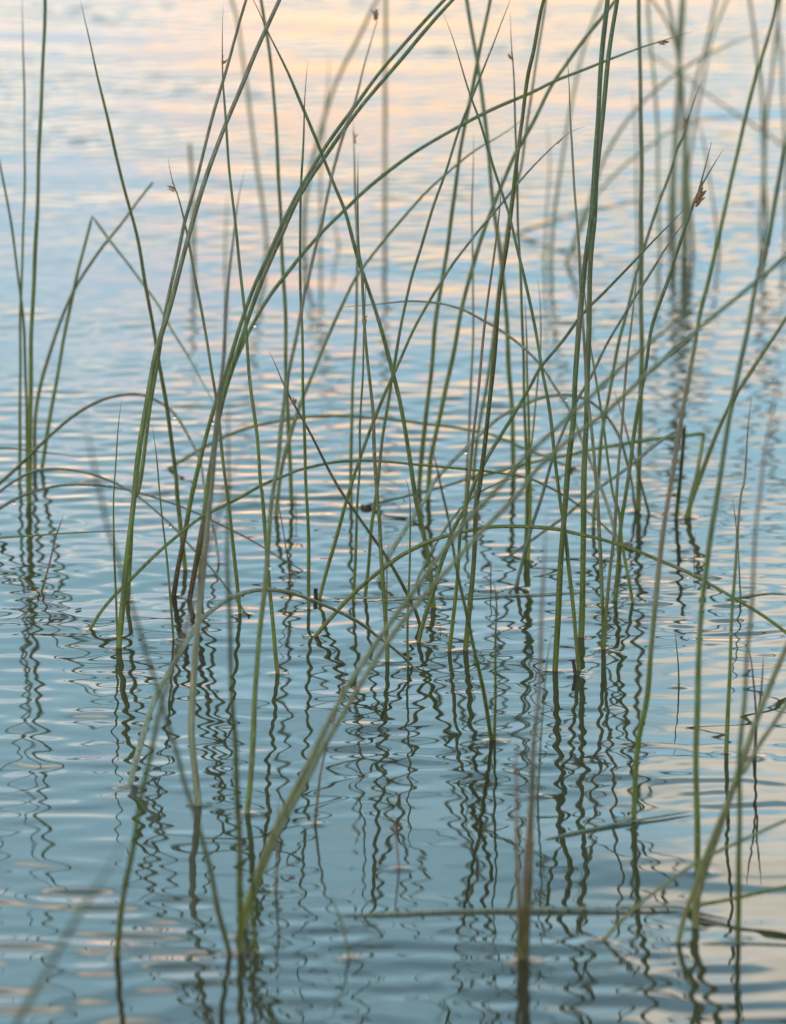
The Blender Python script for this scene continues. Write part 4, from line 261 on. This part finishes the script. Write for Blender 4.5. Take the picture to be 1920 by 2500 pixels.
 ('rush', 'distant stem lying low and nearly level behind the thick uprights', 'rush', 'blurred rush stems far behind', 'far', 'A', 1.92, 0.5, 0.0, 0, [], [], [(0.1298, 6.074, 0.0), (0.1519, 6.0729, 0.0082), (0.1703, 6.072, 0.0143), (0.207, 6.0703, 0.0259), (0.2437, 6.0686, 0.0339), (0.2895, 6.0665, 0.0426)]),
 ('rush', 'faint distant arch under the needle-tipped bud cluster', 'rush', 'blurred rush stems far behind', 'far', 'A', 1.9, 0.4, 0.0, 0, [], [], [(0.1924, 6.0117, 0.0), (0.2051, 6.0157, 0.0344), (0.2197, 6.0184, 0.0543), (0.2415, 6.0219, 0.0777), (0.2688, 6.0257, 0.0992), (0.2962, 6.0294, 0.1189), (0.3327, 6.0336, 0.1312), (0.3694, 6.0376, 0.1325), (0.3952, 6.0404, 0.1303)]),
 ('rush', 'faint distant stem left of the full-height vertical stem', 'rush', 'blurred rush stems far behind', 'far', 'A', 1.53, 0.45, 0.0, 0, [], [], [(0.2637, 6.0475, 0.0), (0.2619, 6.0477, 0.0555), (0.2602, 6.048, 0.1109), (0.2564, 6.0483, 0.166)]),
 ('rush', 'faint distant stem behind the curled brown tip', 'rush', 'blurred rush stems far behind', 'far', 'A', 1.48, 0.45, 0.0, 0, [], [], [(0.1578, 5.8613, -0.0), (0.1599, 5.8619, 0.0467), (0.1627, 5.8625, 0.1004), (0.1603, 5.8631, 0.154)]),
 ('rush', 'faint distant stem behind the forked flower head', 'rush', 'blurred rush stems far behind', 'far', 'A', 1.69, 0.45, 0.0, 0, [], [], [(0.3439, 5.9298, 0.0), (0.3406, 5.9257, 0.037), (0.3345, 5.9216, 0.0739), (0.3266, 5.9165, 0.1198), (0.317, 5.9123, 0.1564)]),
 ('rush', 'blurred distant stem at upper centre leaning right behind the flowered one', 'rush', 'blurred rush stems far behind', 'far', 'X', 2.49, 0.6, 0.0, 0, [], [], [(-0.0962, 6.0475, 0.0), (-0.0943, 6.0468, 0.0372), (-0.0886, 6.0461, 0.0743), (-0.0812, 6.0455, 0.1038), (-0.0757, 6.0451, 0.126), (-0.0665, 6.0445, 0.1555), (-0.0518, 6.0438, 0.1886), (-0.0335, 6.0431, 0.2234), (-0.0171, 6.0424, 0.2582), (0.0128, 6.0411, 0.3177), (0.0427, 6.0397, 0.3696)]),
 ('rush', 'blurred distant vertical stem at upper centre', 'rush', 'blurred rush stems far behind', 'far', 'X', 2.28, 0.8, 0.0, 0, [], [], [(-0.0084, 6.0117, 0.0), (-0.0089, 6.0135, 0.0973), (-0.008, 6.0148, 0.1703), (-0.008, 6.0165, 0.2611), (-0.008, 6.0177, 0.3269), (-0.0079, 6.019, 0.3843)]),
 ('rush', 'faint distant stem at upper centre, short and thin', 'rush', 'blurred rush stems far behind', 'far', 'A', 1.71, 0.45, 0.0, 0, [], [], [(-0.0772, 5.994, 0.0), (-0.0769, 5.9851, 0.083), (-0.0721, 5.979, 0.1385), (-0.0689, 5.975, 0.1753), (-0.0674, 5.971, 0.2121)]),
 ('rush', 'blurred distant stem at upper left slanting up left', 'rush', 'blurred rush stems far behind', 'far', 'X', 2.28, 0.6, 0.0, 0, [], [], [(-0.1347, 5.9999, 0.0), (-0.139, 6.001, 0.044), (-0.1479, 6.0027, 0.1079), (-0.1558, 6.0044, 0.1716), (-0.1584, 6.0049, 0.1898), (-0.1636, 6.0061, 0.2351), (-0.1707, 6.0068, 0.2622), (-0.1885, 6.0087, 0.3258), (-0.2062, 6.0105, 0.3813)]),
 ('rush', 'blurred blunt-topped stem behind the leaning pair at left', 'rush', 'blurred rush stems far behind', 'far', 'B', 2.44, 0.85, 0.0, 0, [], [], [(-0.2104, 5.9298, 0.0), (-0.2106, 5.9309, 0.0362), (-0.2119, 5.9323, 0.0814), (-0.214, 5.9335, 0.1193)]),
 ('rush', 'faint short distant stem at centre, lowest of the distant ones there', 'rush', 'blurred rush stems far behind', 'far', 'A', 1.52, 0.45, 0.0, 0, [], [], [(-0.0581, 5.9999, 0.0), (-0.0626, 5.9973, 0.0262), (-0.0671, 5.995, 0.0485)]),
 ('rush', 'faint thin distant stem just right of the blunt-topped blurred one', 'rush', 'blurred rush stems far behind', 'far', 'A', 1.48, 0.45, 0.0, 0, [], [], [(-0.1749, 5.8613, -0.0), (-0.1742, 5.8624, 0.0376), (-0.1722, 5.8637, 0.0787)]),
]
DROPS = [
 ('clear drop on the leaning pair at upper left, under a smaller one', 0.87, (-0.1005, 4.1052, 0.4377)),
 ('small clear drop highest on the leaning pair at upper left', 0.62, (-0.0973, 4.1057, 0.4438)),
 ('largest drop under the pale end of the tall left arch', 1.5, (-0.1743, 4.4594, 0.1021)),
 ('small drop next to the largest one on the left arch', 0.95, (-0.1705, 4.4546, 0.0972)),
 ('drop hanging where two stems cross left of centre', 1.43, (-0.1374, 4.2579, 0.1353)),
 ('drop hanging under a small joint left of centre', 1.19, (-0.107, 4.3433, 0.1958)),
 ('drop under the lower low arch at the left edge', 1.37, (-0.3028, 4.4498, 0.0339)),
 ('drop under the upper low arch before it crosses a stem', 1.19, (-0.1728, 4.3122, 0.0433)),
 ('drop lying on top of the long sweeping stem at upper centre', 1.19, (-0.0087, 4.3505, 0.3125)),
 ('drop under the pale bowing stem at upper centre', 0.83, (0.0358, 4.5798, 0.2713)),
 ('drop under the long pale arch at centre right', 1.35, (0.0575, 4.4089, 0.0829)),
 ('drop hanging from the far-reaching folded stem at centre', 1.27, (0.0417, 4.5928, 0.0158)),
 ('drop hanging under the high pale arch right of centre', 1.47, (0.1349, 4.3723, 0.1324)),
 ('blurred drop on the soft foreground stem at centre left', 1.23, (-0.0809, 3.6355, 0.156)),
 ('blurred drop on the pale foreground arch at lower left', 1.03, (-0.1683, 3.6951, 0.0138)),
 ('drop under the short bluish arch at centre', 0.92, (0.0402, 4.3054, 0.0416)),
 ('tiny drop under the front sweeping arch at right', 0.75, (0.2147, 4.0412, 0.0617)),
 ('tiny drop on the bowed stem of the left clump', 0.73, (-0.2932, 4.7491, 0.0885)),
 ('drop on the upper stem of the long parallel pair', 0.9, (-0.0134, 4.2571, 0.3999)),
 ('tiny drop on the far-right-sweeping smooth green stem', 0.7, (0.0518, 4.6222, 0.1312)),
]

# ------------------------------------------------------------------ materials
def principled(name):
    m = bpy.data.materials.new(name)
    m.use_nodes = True
    return m, m.node_tree, m.node_tree.nodes['Principled BSDF']

def water_material():
    m, t, b = principled('lake_water')
    b.inputs['Base Color'].default_value = (0.034, 0.036, 0.022, 1)
    b.inputs['Roughness'].default_value = 0.02
    b.inputs['IOR'].default_value = 1.5
    tcn = node(t, 'ShaderNodeTexCoord')
    mpn = node(t, 'ShaderNodeMapping')
    mpn.inputs['Scale'].default_value = (14, 30, 1)
    t.links.new(tcn.outputs['Object'], mpn.inputs[0])
    nn = node(t, 'ShaderNodeTexNoise')
    nn.inputs['Scale'].default_value = 1.0
    nn.inputs['Detail'].default_value = 2.0
    t.links.new(mpn.outputs[0], nn.inputs['Vector'])
    bp = node(t, 'ShaderNodeBump')
    bp.inputs['Strength'].default_value = 0.25
    bp.inputs['Distance'].default_value = 0.0003
    t.links.new(nn.outputs['Fac'], bp.inputs['Height'])
    t.links.new(bp.outputs[0], b.inputs['Normal'])
    return m

def stem_material(name, rough=0.5):
    m, t, b = principled(name)
    at = node(t, 'ShaderNodeAttribute', attribute_name='Col')
    tcn = node(t, 'ShaderNodeTexCoord')
    # long faint streaks and patches of grey bloom
    mp1 = node(t, 'ShaderNodeMapping')
    mp1.inputs['Scale'].default_value = (420, 420, 45)
    t.links.new(tcn.outputs['Object'], mp1.inputs[0])
    n1 = node(t, 'ShaderNodeTexNoise')
    n1.inputs['Scale'].default_value = 1.0
    n1.inputs['Detail'].default_value = 3.0
    t.links.new(mp1.outputs[0], n1.inputs['Vector'])
    r1 = node(t, 'ShaderNodeMapRange')
    r1.inputs['From Min'].default_value = 0.3
    r1.inputs['From Max'].default_value = 0.7
    r1.inputs['To Min'].default_value = 0.62
    r1.inputs['To Max'].default_value = 1.38
    t.links.new(n1.outputs['Fac'], r1.inputs['Value'])
    mul = node(t, 'ShaderNodeVectorMath', operation='SCALE')
    t.links.new(at.outputs['Color'], mul.inputs[0])
    t.links.new(r1.outputs[0], mul.inputs['Scale'])
    # weathered grey-brown patches along the stem
    mp3 = node(t, 'ShaderNodeMapping')
    mp3.inputs['Scale'].default_value = (70, 70, 22)
    t.links.new(tcn.outputs['Object'], mp3.inputs[0])
    n3 = node(t, 'ShaderNodeTexNoise')
    n3.inputs['Scale'].default_value = 1.0
    n3.inputs['Detail'].default_value = 4.0
    t.links.new(mp3.outputs[0], n3.inputs['Vector'])
    r3 = node(t, 'ShaderNodeMapRange')
    r3.inputs['From Min'].default_value = 0.54
    r3.inputs['From Max'].default_value = 0.66
    r3.inputs['To Max'].default_value = 0.55
    t.links.new(n3.outputs['Fac'], r3.inputs['Value'])
    wx = node(t, 'ShaderNodeMix', data_type='RGBA')
    wx.inputs['B'].default_value = (0.145, 0.135, 0.100, 1)
    t.links.new(r3.outputs[0], wx.inputs['Factor'])
    t.links.new(mul.outputs[0], wx.inputs['A'])
    # pale specks
    n2 = node(t, 'ShaderNodeTexNoise')
    n2.inputs['Scale'].default_value = 620.0
    n2.inputs['Detail'].default_value = 1.0
    t.links.new(tcn.outputs['Object'], n2.inputs['Vector'])
    r2 = node(t, 'ShaderNodeMapRange')
    r2.inputs['From Min'].default_value = 0.62
    r2.inputs['From Max'].default_value = 0.72
    r2.inputs['To Max'].default_value = 0.4
    t.links.new(n2.outputs['Fac'], r2.inputs['Value'])
    mx = node(t, 'ShaderNodeMix', data_type='RGBA')
    mx.inputs['B'].default_value = (0.34, 0.33, 0.27, 1)
    t.links.new(r2.outputs[0], mx.inputs['Factor'])
    t.links.new(wx.outputs['Result'], mx.inputs['A'])
    t.links.new(mx.outputs['Result'], b.inputs['Base Color'])
    b.inputs['Roughness'].default_value = rough
    b.inputs['Specular IOR Level'].default_value = 0.35
    bp = node(t, 'ShaderNodeBump')
    bp.inputs['Strength'].default_value = 0.3
    bp.inputs['Distance'].default_value = 0.0004
    t.links.new(n1.outputs['Fac'], bp.inputs['Height'])
    t.links.new(bp.outputs[0], b.inputs['Normal'])
    return m

def drop_material():
    m, t, b = principled('water_drop_clear')
    b.inputs['Base Color'].default_value = (1, 1, 1, 1)
    b.inputs['Transmission Weight'].default_value = 1.0
    b.inputs['Roughness'].default_value = 0.0
    b.inputs['IOR'].default_value = 1.33
    return m

M_WATER = water_material()
M_STEM = stem_material('rush_skin')
M_DRY = stem_material('dry_rush', 0.65)
M_DROP = drop_material()

# ------------------------------------------------------------------ water: one sheet out to the horizon, real ripples near by
def axis(parts, far, growth):
    v = [parts[0][0]]
    for a0, a1, st in parts:
        k = max(1, int(round((a1 - a0) / st)))
        v += list(np.linspace(a0, a1, k + 1)[1:])
    lo, hi = [], []
    st = parts[0][2]; p = v[0]
    while p > -far:
        st *= growth; p -= st; lo.append(p)
    st = parts[-1][2]; p = v[-1]
    while p < far:
        st *= growth; p += st; hi.append(p)
    return np.array(lo[::-1] + v + hi)

def build_water():
    xs = axis([(-1.1, 1.1, 0.004)], 4000, 1.22)
    ys = axis([(2.75, 4.9, 0.0032), (4.9, 9.4, 0.0065)], 4000, 1.22)
    nx, ny = len(xs), len(ys)
    X, Y = np.meshgrid(xs, ys)
    X = X.astype(np.float32); Y = Y.astype(np.float32)
    rng = np.random.default_rng(11)
    Z = np.zeros_like(X)
    # spacing-aware fade so the coarse outer cells carry no ripple
    gx = np.gradient(xs); gy = np.gradient(ys)
    cell = np.maximum(gx[None, :], gy[:, None])
    fade = np.clip((0.020 - cell) / 0.010, 0, 1).astype(np.float32)
    def train(k, lam0, lam1, ang, spread, slope):
        out = np.zeros_like(X)
        for _ in range(k):
            lam = math.exp(rng.uniform(math.log(lam0), math.log(lam1)))
            th = R(ang + rng.normal(0, spread))
            kk = 2 * math.pi / lam
            amp = slope * math.sqrt(2.0 / k) / kk
            out += amp * np.sin(kk * (math.sin(th) * X + math.cos(th) * Y) + rng.uniform(0, 6.283))
        return out
    def patches(k, lam0, lam1):
        out = np.zeros_like(X)
        for _ in range(k):
            lam = rng.uniform(lam0, lam1); th = rng.uniform(0, 6.283); kk = 2 * math.pi / lam
            out += np.sin(kk * (math.sin(th) * X * 0.7 + math.cos(th) * Y) + rng.uniform(0, 6.283))
        return out / math.sqrt(k / 2.0)
    # breeze: open water beyond the reeds is livelier, water among the stems calmer
    breeze = np.interp(Y, [2.8, 3.3, 3.7, 4.15, 4.7, 5.4, 7.0], [0.85, 0.72, 0.46, 0.46, 0.75, 1.0, 1.05]).astype(np.float32)
    env = breeze * np.clip(1.0 + 0.42 * patches(6, 0.35, 1.1), 0.25, 1.8)
    near = np.clip((4.4 - Y) / 1.0, 0, 1)
    Z += env * (0.25 + 0.75 * near) * train(30, 0.028, 0.054, 2, 15, 0.036)
    far = np.clip((Y - 5.2) / 1.5, 0, 1)
    Z += env * (1.0 - near) * (1.0 - far) * train(36, 0.022, 0.050, 0, 28, 0.036)
    Z += env * far * train(40, 0.024, 0.070, 0, 36, 0.031)
    Z += env * train(10, 0.036, 0.075, 36, 12, 0.011)
    Z += env * train(10, 0.036, 0.075, -40, 12, 0.011)
    Z += train(8, 0.13, 0.34, 5, 20, 0.007)
    env2 = np.clip(0.4 + 0.7 * patches(6, 0.15, 0.5), 0.0, 1.5)
    Z += env2 * train(12, 0.018, 0.032, 0, 60, 0.006)
    # rings round the feet and the little collar of water drawn up each stem
    for rec in STEMS:
        if rec[5] == 'F':
            continue
        pts = [rec[12][0]] + ([rec[12][-1]] if rec[5] == 'W' else [])
        for (bx, by, _) in pts:
            i0, i1 = np.searchsorted(xs, [bx - 0.26, bx + 0.26])
            j0, j1 = np.searchsorted(ys, [by - 0.26, by + 0.26])
            if i1 - i0 < 8 or j1 - j0 < 8:
                continue
            rr = np.hypot(X[j0:j1, i0:i1] - bx, Y[j0:j1, i0:i1] - by)
            lam = rng.uniform(0.018, 0.028)
            Z[j0:j1, i0:i1] += (rng.uniform(0.4, 1.2) * 0.007 * lam / 6.283) * np.cos(rr * 6.283 / lam + rng.uniform(0, 6)) * np.exp(-rr / 0.055)
            Z[j0:j1, i0:i1] += 0.0010 * np.exp(-(rr / 0.0055) ** 2)
    Z *= fade
    me = bpy.data.meshes.new('water')
    nv = nx * ny
    co = np.empty((nv, 3), np.float32)
    co[:, 0] = X.ravel(); co[:, 1] = Y.ravel(); co[:, 2] = Z.ravel()
    me.vertices.add(nv)
    me.vertices.foreach_set('co', co.ravel())
    idx = np.arange(nv, dtype=np.int32).reshape(ny, nx)
    q = np.stack([idx[:-1, :-1], idx[:-1, 1:], idx[1:, 1:], idx[1:, :-1]], -1).reshape(-1, 4)
    nf = len(q)
    me.loops.add(nf * 4)
    me.polygons.add(nf)
    me.loops.foreach_set('vertex_index', q.ravel())
    me.polygons.foreach_set('loop_start', np.arange(0, nf * 4, 4, dtype=np.int32))
    me.polygons.foreach_set('loop_total', np.full(nf, 4, np.int32))
    me.update(calc_edges=True)
    me.shade_smooth()
    me.materials.append(M_WATER)
    o = bpy.data.objects.new('water', me)
    col.objects.link(o)
    o['kind'] = 'structure'
    o['label'] = 'rippled blue lake water reflecting the dusk sky and stems'
    return o
build_water()

# ------------------------------------------------------------------ rushes
rnd = random.Random(8)
def lerp(a, b, t):
    return tuple(p + (q - p) * t for p, q in zip(a, b))
def sstep(a, b, x):
    t = min(1, max(0, (x - a) / (b - a)))
    return t * t * (3 - 2 * t)
OLIVE = (0.084, 0.122, 0.022)
GREEN = (0.076, 0.124, 0.034)
BLUEG = (0.072, 0.128, 0.068)
GREY = (0.118, 0.142, 0.108)
TEAL = (0.095, 0.140, 0.115)
PALE = (0.21, 0.26, 0.195)
DARKG = (0.048, 0.072, 0.020)
BROWN = (0.150, 0.095, 0.065)
MAUVE = (0.200, 0.120, 0.130)
FARG = (0.15, 0.19, 0.12)
BLACK = (0.018, 0.014, 0.012)
def look(kind, t, z, kt):
    """colour along a stem: t share of length, z height above water, kt where it is kinked"""
    foot = lerp(OLIVE, GREEN, sstep(0.01, 0.13, z))
    if kind == 'green':
        return lerp(foot, BLUEG, sstep(0.10, 0.32, z))
    if kind == 'greyup':
        return lerp(foot, GREY, sstep(0.12, 0.34, z))
    if kind == 'dark':
        return lerp(lerp(OLIVE, DARKG, sstep(0.0, 0.08, z)), GREEN, sstep(0.2, 0.45, z) * 0.6)
    if kind == 'mottled':
        k = 0.5 + 0.5 * math.sin(t * 23.0) * math.sin(t * 9.0 + 1.0)
        return lerp(lerp(foot, BLUEG, sstep(0.1, 0.3, z)), (0.119, 0.108, 0.079), 0.05 + 0.42 * k * sstep(0.03, 0.12, z))
    if kind == 'palend':
        return lerp(lerp(GREEN, (0.122, 0.137, 0.079), sstep(0.1, 0.5, t)), PALE, sstep(0.5, 0.8, t))
    if kind == 'teal':
        return lerp(TEAL, (0.108, 0.140, 0.108), sstep(0.3, 0.9, t))
    if kind == 'floatteal':
        return (0.150, 0.215, 0.185)
    if kind == 'tealdark':
        return lerp((0.144, 0.202, 0.180), BLACK, sstep(0.80, 0.90, t))  # bluish along most of the leaf, colour turns black over the last stretch
    if kind == 'kinkpale':
        return GREEN if t < kt else lerp((0.144, 0.209, 0.158), (0.108, 0.173, 0.108), sstep(kt, 1, t))
    if kind == 'kinkpaledark':
        return lerp(OLIVE, DARKG, sstep(0, 0.03, z)) if t < kt else lerp(PALE, GREY, t)
    if kind == 'kinkgreen':
        return (0.166, 0.202, 0.108) if t < kt else lerp((0.101, 0.144, 0.050), DARKG, sstep(0.5, 1, t))
    if kind == 'floatpale':
        return (0.20, 0.25, 0.21)
    if kind == 'pale':
        return lerp(lerp(OLIVE, (0.151, 0.173, 0.108), sstep(0.0, 0.10, z)), (0.173, 0.180, 0.151), sstep(0.1, 0.3, z))
    if kind == 'palegreen':
        return lerp(lerp((0.122, 0.151, 0.050), (0.137, 0.180, 0.108), sstep(0.0, 0.12, z)), BLUEG, sstep(0.3, 0.9, t))
    if kind == 'palefoot':
        return lerp((0.194, 0.238, 0.158), GREY, sstep(0.25, 0.6, t))
    if kind == 'palearch':
        return lerp((0.173, 0.223, 0.166), (0.122, 0.151, 0.086), sstep(0.3, 0.9, t))
    if kind == 'pinkup':
        return lerp(lerp(OLIVE, GREEN, sstep(0.0, 0.1, z)), (0.173, 0.158, 0.137), sstep(0.35, 0.8, t))
    if kind == 'pinkbrown':
        return lerp((0.080, 0.078, 0.032), (0.185, 0.165, 0.140), sstep(0.25, 0.75, t))
    if kind == 'midbrown':
        return lerp(lerp(foot, (0.144, 0.126, 0.104), sstep(0.08, 0.2, z)), GREEN, sstep(0.26, 0.36, z))
    if kind == 'bright':
        return lerp((0.122, 0.173, 0.011), (0.072, 0.086, 0.022), sstep(0.5, 1, t))
    if kind == 'brown':
        return lerp((0.072, 0.068, 0.032), BROWN, sstep(0.2, 0.7, t))
    if kind == 'darkbrown':
        return lerp((0.050, 0.058, 0.022), (0.075, 0.065, 0.035), sstep(0.3, 0.8, t))
    if kind == 'mauve':
        return lerp(BROWN, MAUVE, t)
    if kind == 'rot':
        return lerp((0.050, 0.030, 0.022), (0.026, 0.022, 0.018), t)
    if kind == 'black':
        return BLACK
    return FARG
def catmull(P, per):
    out = []
    n = len(P)
    for i in range(n - 1):
        p0 = P[max(0, i - 1)]; p1 = P[i]; p2 = P[i + 1]; p3 = P[min(n - 1, i + 2)]
        if i == 0: p0 = p1 * 2 - p2
        if i == n - 2: p3 = p2 * 2 - p1
        # centripetal parameterisation keeps unevenly spaced points from overshooting
        t0 = 0; t1 = t0 + max(1e-5, (p1 - p0).length ** .5); t2 = t1 + max(1e-5, (p2 - p1).length ** .5); t3 = t2 + max(1e-5, (p3 - p2).length ** .5)
        for k in range(per):
            t = t1 + (t2 - t1) * k / per
            A1 = p0 * ((t1 - t) / (t1 - t0)) + p1 * ((t - t0) / (t1 - t0))
            A2 = p1 * ((t2 - t) / (t2 - t1)) + p2 * ((t - t1) / (t2 - t1))
            A3 = p2 * ((t3 - t) / (t3 - t2)) + p3 * ((t - t2) / (t3 - t2))
            B1 = A1 * ((t2 - t) / (t2 - t0)) + A2 * ((t - t0) / (t2 - t0))
            B2 = A2 * ((t3 - t) / (t3 - t1)) + A3 * ((t - t1) / (t3 - t1))
            out.append(B1 * ((t2 - t) / (t2 - t1)) + B2 * ((t - t1) / (t2 - t1)))
    out.append(P[-1].copy())
    return out

SIDES = 10
def tube(name, C, rad, cols, mat, flat=1.0, parent=None, cap_end=True):
    """a round-section tube along C with a radius and a colour at every ring"""
    vs, fs, cv = [], [], []
    n = len(C)
    up = Vector((0.3, 1, 0.1)).normalized()
    for i in range(n):
        T = (C[min(n - 1, i + 1)] - C[max(0, i - 1)]).normalized()
        U = (up - T * up.dot(T)).normalized(); up = U
        V = T.cross(U)
        for k in range(SIDES):
            th = 2 * math.pi * k / SIDES
            vs.append(C[i] + (V * math.cos(th) + U * math.sin(th) * flat) * rad[i])
            cv.append(cols[i])
        if i:
            for k in range(SIDES):
                a0 = (i - 1) * SIDES + k; a1 = (i - 1) * SIDES + (k + 1) % SIDES
                fs.append((a0, a1, a1 + SIDES, a0 + SIDES))
    if cap_end:
        fs.append(tuple(range((n - 1) * SIDES, n * SIDES)))
    me = bpy.data.meshes.new(name)
    me.from_pydata([tuple(v) for v in vs], [], fs)
    ca = me.color_attributes.new('Col', 'FLOAT_COLOR', 'POINT')
    ca.data.foreach_set('color', [c for q in cv for c in (*q, 1.0)])
    me.shade_smooth()
    me.materials.append(mat)
    o = bpy.data.objects.new(name, me)
    col.objects.link(o)
    if parent:
        o.parent = parent
    return o

def spikelet(parent, p, d, ln, wd, c0, c1):
    C = [p + d * (ln * t) for t in (0, .12, .3, .5, .7, .88, 1)]
    return tube('spikelet', C, [wd * q for q in (.35, .75, 1, .95, .7, .35, .05)], [lerp(c0, c1, t) for t in (0, .2, .4, .6, .7, .9, 1)], M_DRY, parent=parent)

def build_stem(rec):
    name, label, cat, group, kind, end, rmm, top, tip, sheath, kinks, flowers, pts = rec
    P = [Vector(p) for p in pts]
    base = P[0].copy()
    r0 = rmm / 1000
    if end == 'F':
        for p in P: p.z = 0.0005 + r0 * 0.25
        base = P[0].copy()
    else:
        # the foot goes on below the surface
        d = (P[1] - P[0]).normalized()
        P.insert(0, P[0] - d * 0.03)
        kinks = [k + 1 for k in kinks]
        if end == 'W':
            d = (P[-1] - P[-2]).normalized(); P.append(P[-1] + d * 0.012 + Vector((0, 0, -0.004)))
    per = 5 if len(P) < 14 else 4
    off = 0 if end == 'F' else 1
    C, kidx = [], None
    if kinks:
        k = kinks[0]
        first = catmull(P[:k + 1], per); second = catmull(P[k:], per)
        kidx = len(first) - 1
        C = first + second[1:]
    else:
        C = catmull(P, per)
    # a hand-drawn waver so no stem is perfectly smooth
    L = [0.0]
    for a0, b0 in zip(C, C[1:]): L.append(L[-1] + (b0 - a0).length)
    tot = L[-1]
    ph = [rnd.uniform(0, 6.28) for _ in range(4)]
    for i, c in enumerate(C):
        w = min(1, L[i] / .1) * min(1, (tot - L[i]) / .05)
        c.x += w * 0.0004 * (math.sin(L[i] * 38 + ph[0]) + .6 * math.sin(L[i] * 83 + ph[1]))
        c.y += w * 0.0012 * math.sin(L[i] * 29 + ph[2])
    C = [c - base for c in C]
    T = [l / tot for l in L]
    kt = T[kidx] if kidx is not None else 2
    rad = []
    for i, t in enumerate(T):
        q = 1 + (top - 1) * t
        if end in 'AWXF':
            tail = {'A': .16, 'W': .05, 'X': .12, 'F': .12}[end]
            if t > 1 - tail: q *= max(.06, ((1 - t) / tail) ** .7)
        if end == 'F' and t < .15: q *= max(.1, (t / .15) ** .6)
        if kidx is not None and abs(i - kidx) == 0: q *= .8
        q *= 1 + .05 * math.sin(L[i] * 61 + ph[3])
        rad.append(r0 * q)
    cols = [look(kind, t, max(0, c.z + base.z), kt) for t, c in zip(T, C)]
    jit = [rnd.uniform(.86, 1.14) for _ in range(3)]
    v = rnd.uniform(.85, 1.12)
    cols = [tuple(q * v * (.6 + .4 * j) for q, j in zip(cc, jit)) for cc in cols]
    flat = .3 if name in ('floating_leaf', 'leaf_fragment') else (.45 if name == 'curled_leaf' else 1.0)
    multi = tip > 0 or flowers or sheath
    if multi:
        root = bpy.data.objects.new(name, None)
        root.empty_display_size = .02
        col.objects.link(root)
    else:
        root = None
    cut = len(C) - 1
    if tip > 0:
        cut = max(2, next(i for i, t in enumerate(T) if t >= 1 - tip))
        cut = min(cut, len(C) - 3)
    st = tube('stem' if multi else name, C[:cut + 1], rad[:cut + 1], cols[:cut + 1], M_STEM, flat, root)
    if tip > 0:
        far = kind == 'far'
        tc0 = cols[cut]
        end_c = rnd.choice([(0.13, .075, .06), (.17, .085, .085), (.10, .07, .05)])
        if kind == 'pinkup': end_c = (.26, .17, .18)
        k = len(C) - cut
        tcs = [lerp(tc0, end_c, min(1, 1.6 * j / k)) for j in range(k)]
        tube('dry_tip', C[cut:], [q * 1.002 for q in rad[cut:]], tcs, M_DRY, flat, root)
    if sheath:
        k = next(i for i, l in enumerate(L) if l > .03 + sheath)
        k = max(k, 3)
        sh = tube('sheath', C[:k + 1], [q * (1.16 - .08 * (i / k)) for i, q in enumerate(rad[:k + 1])],
                  [lerp((.026, .014, .010), (.080, .080, .03), max(0, (i / k - .3) / .7)) for i in range(k + 1)], M_DRY, 1.0, root)
    for (fi, size, n, side) in flowers:
        i = min(len(C) - 2, int(round((fi + off) * per)))
        p = C[i]; d = (C[i + 1] - C[i - 1]).normalized()
        sidev = Vector((side, 0, 0)); sidev = (sidev - d * sidev.dot(d)).normalized()
        q = size * .001
        hub = tube('flower_cluster', [p - d * 6 * q, p - d * 3 * q, p, p + d * 3 * q + sidev * 1.0 * q], [1.25 * rad[i], 1.5 * rad[i], 1.1 * rad[i], .3 * rad[i]],
                   [(.16, .13, .06), (.20, .12, .06), (.18, .10, .06), (.14, .08, .05)], M_DRY, 1.0, root)
        for j in range(n):
            an = rnd.uniform(-.3, .8); de = Vector((0, rnd.uniform(-.8, .8), 0))
            dd = (d * math.cos(an) + sidev * (math.sin(an) + .15) + de * .5).normalized()
            st0 = p + d * rnd.uniform(-6, 0) * q + sidev * rnd.uniform(.0, 1.6) * q
            spikelet(hub, st0, dd, rnd.uniform(4.5, 6.8) * q, rnd.uniform(.6, .85) * q, (.20, .13, .06),
                     rnd.choice([(.20, .10, .06), (.26, .15, .07), (.15, .08, .05)]))
        if size > 1.5:
            b0 = p + d * 2 * q
            bd = (d + Vector((-.12, 0, .10))).normalized()
            tube('bract', [b0 + bd * (k * .0055) for k in range(8)], [.0009 - .0001 * k for k in range(8)], [(.14, .09, .075)] * 8, M_DRY, 1.0, hub)
    if root is None:
        root = st
    root.location = base
    root['label'] = label
    root['category'] = cat
    root['group'] = group
    return root

for rec in STEMS:
    build_stem(rec)

# ------------------------------------------------------------------ water drops
def build_drop(label, rmm, p):
    r = rmm / 1000
    vs, fs = [], []
    rings, seg = 8, 12
    for i in range(rings + 1):
        th = math.pi * i / rings
        rr = math.sin(th) * (1 - .18 * math.cos(th))
        for k in range(seg):
            vs.append((r * rr * math.cos(k * 2 * math.pi / seg), r * rr * math.sin(k * 2 * math.pi / seg), r * 1.12 * math.cos(th)))
    for i in range(rings):
        for k in range(seg):
            a0 = i * seg + k; a1 = i * seg + (k + 1) % seg
            fs.append((a0, a0 + seg, a1 + seg, a1))
    me = bpy.data.meshes.new('water_drop')
    me.from_pydata(vs, [], fs)
    me.shade_smooth()
    me.materials.append(M_DROP)
    o = bpy.data.objects.new('water_drop', me)
    col.objects.link(o)
    o.location = p
    o['label'] = label
    o['category'] = 'water drop'
    o['group'] = 'water drops clinging to the stems'
for d in DROPS:
    build_drop(*d)
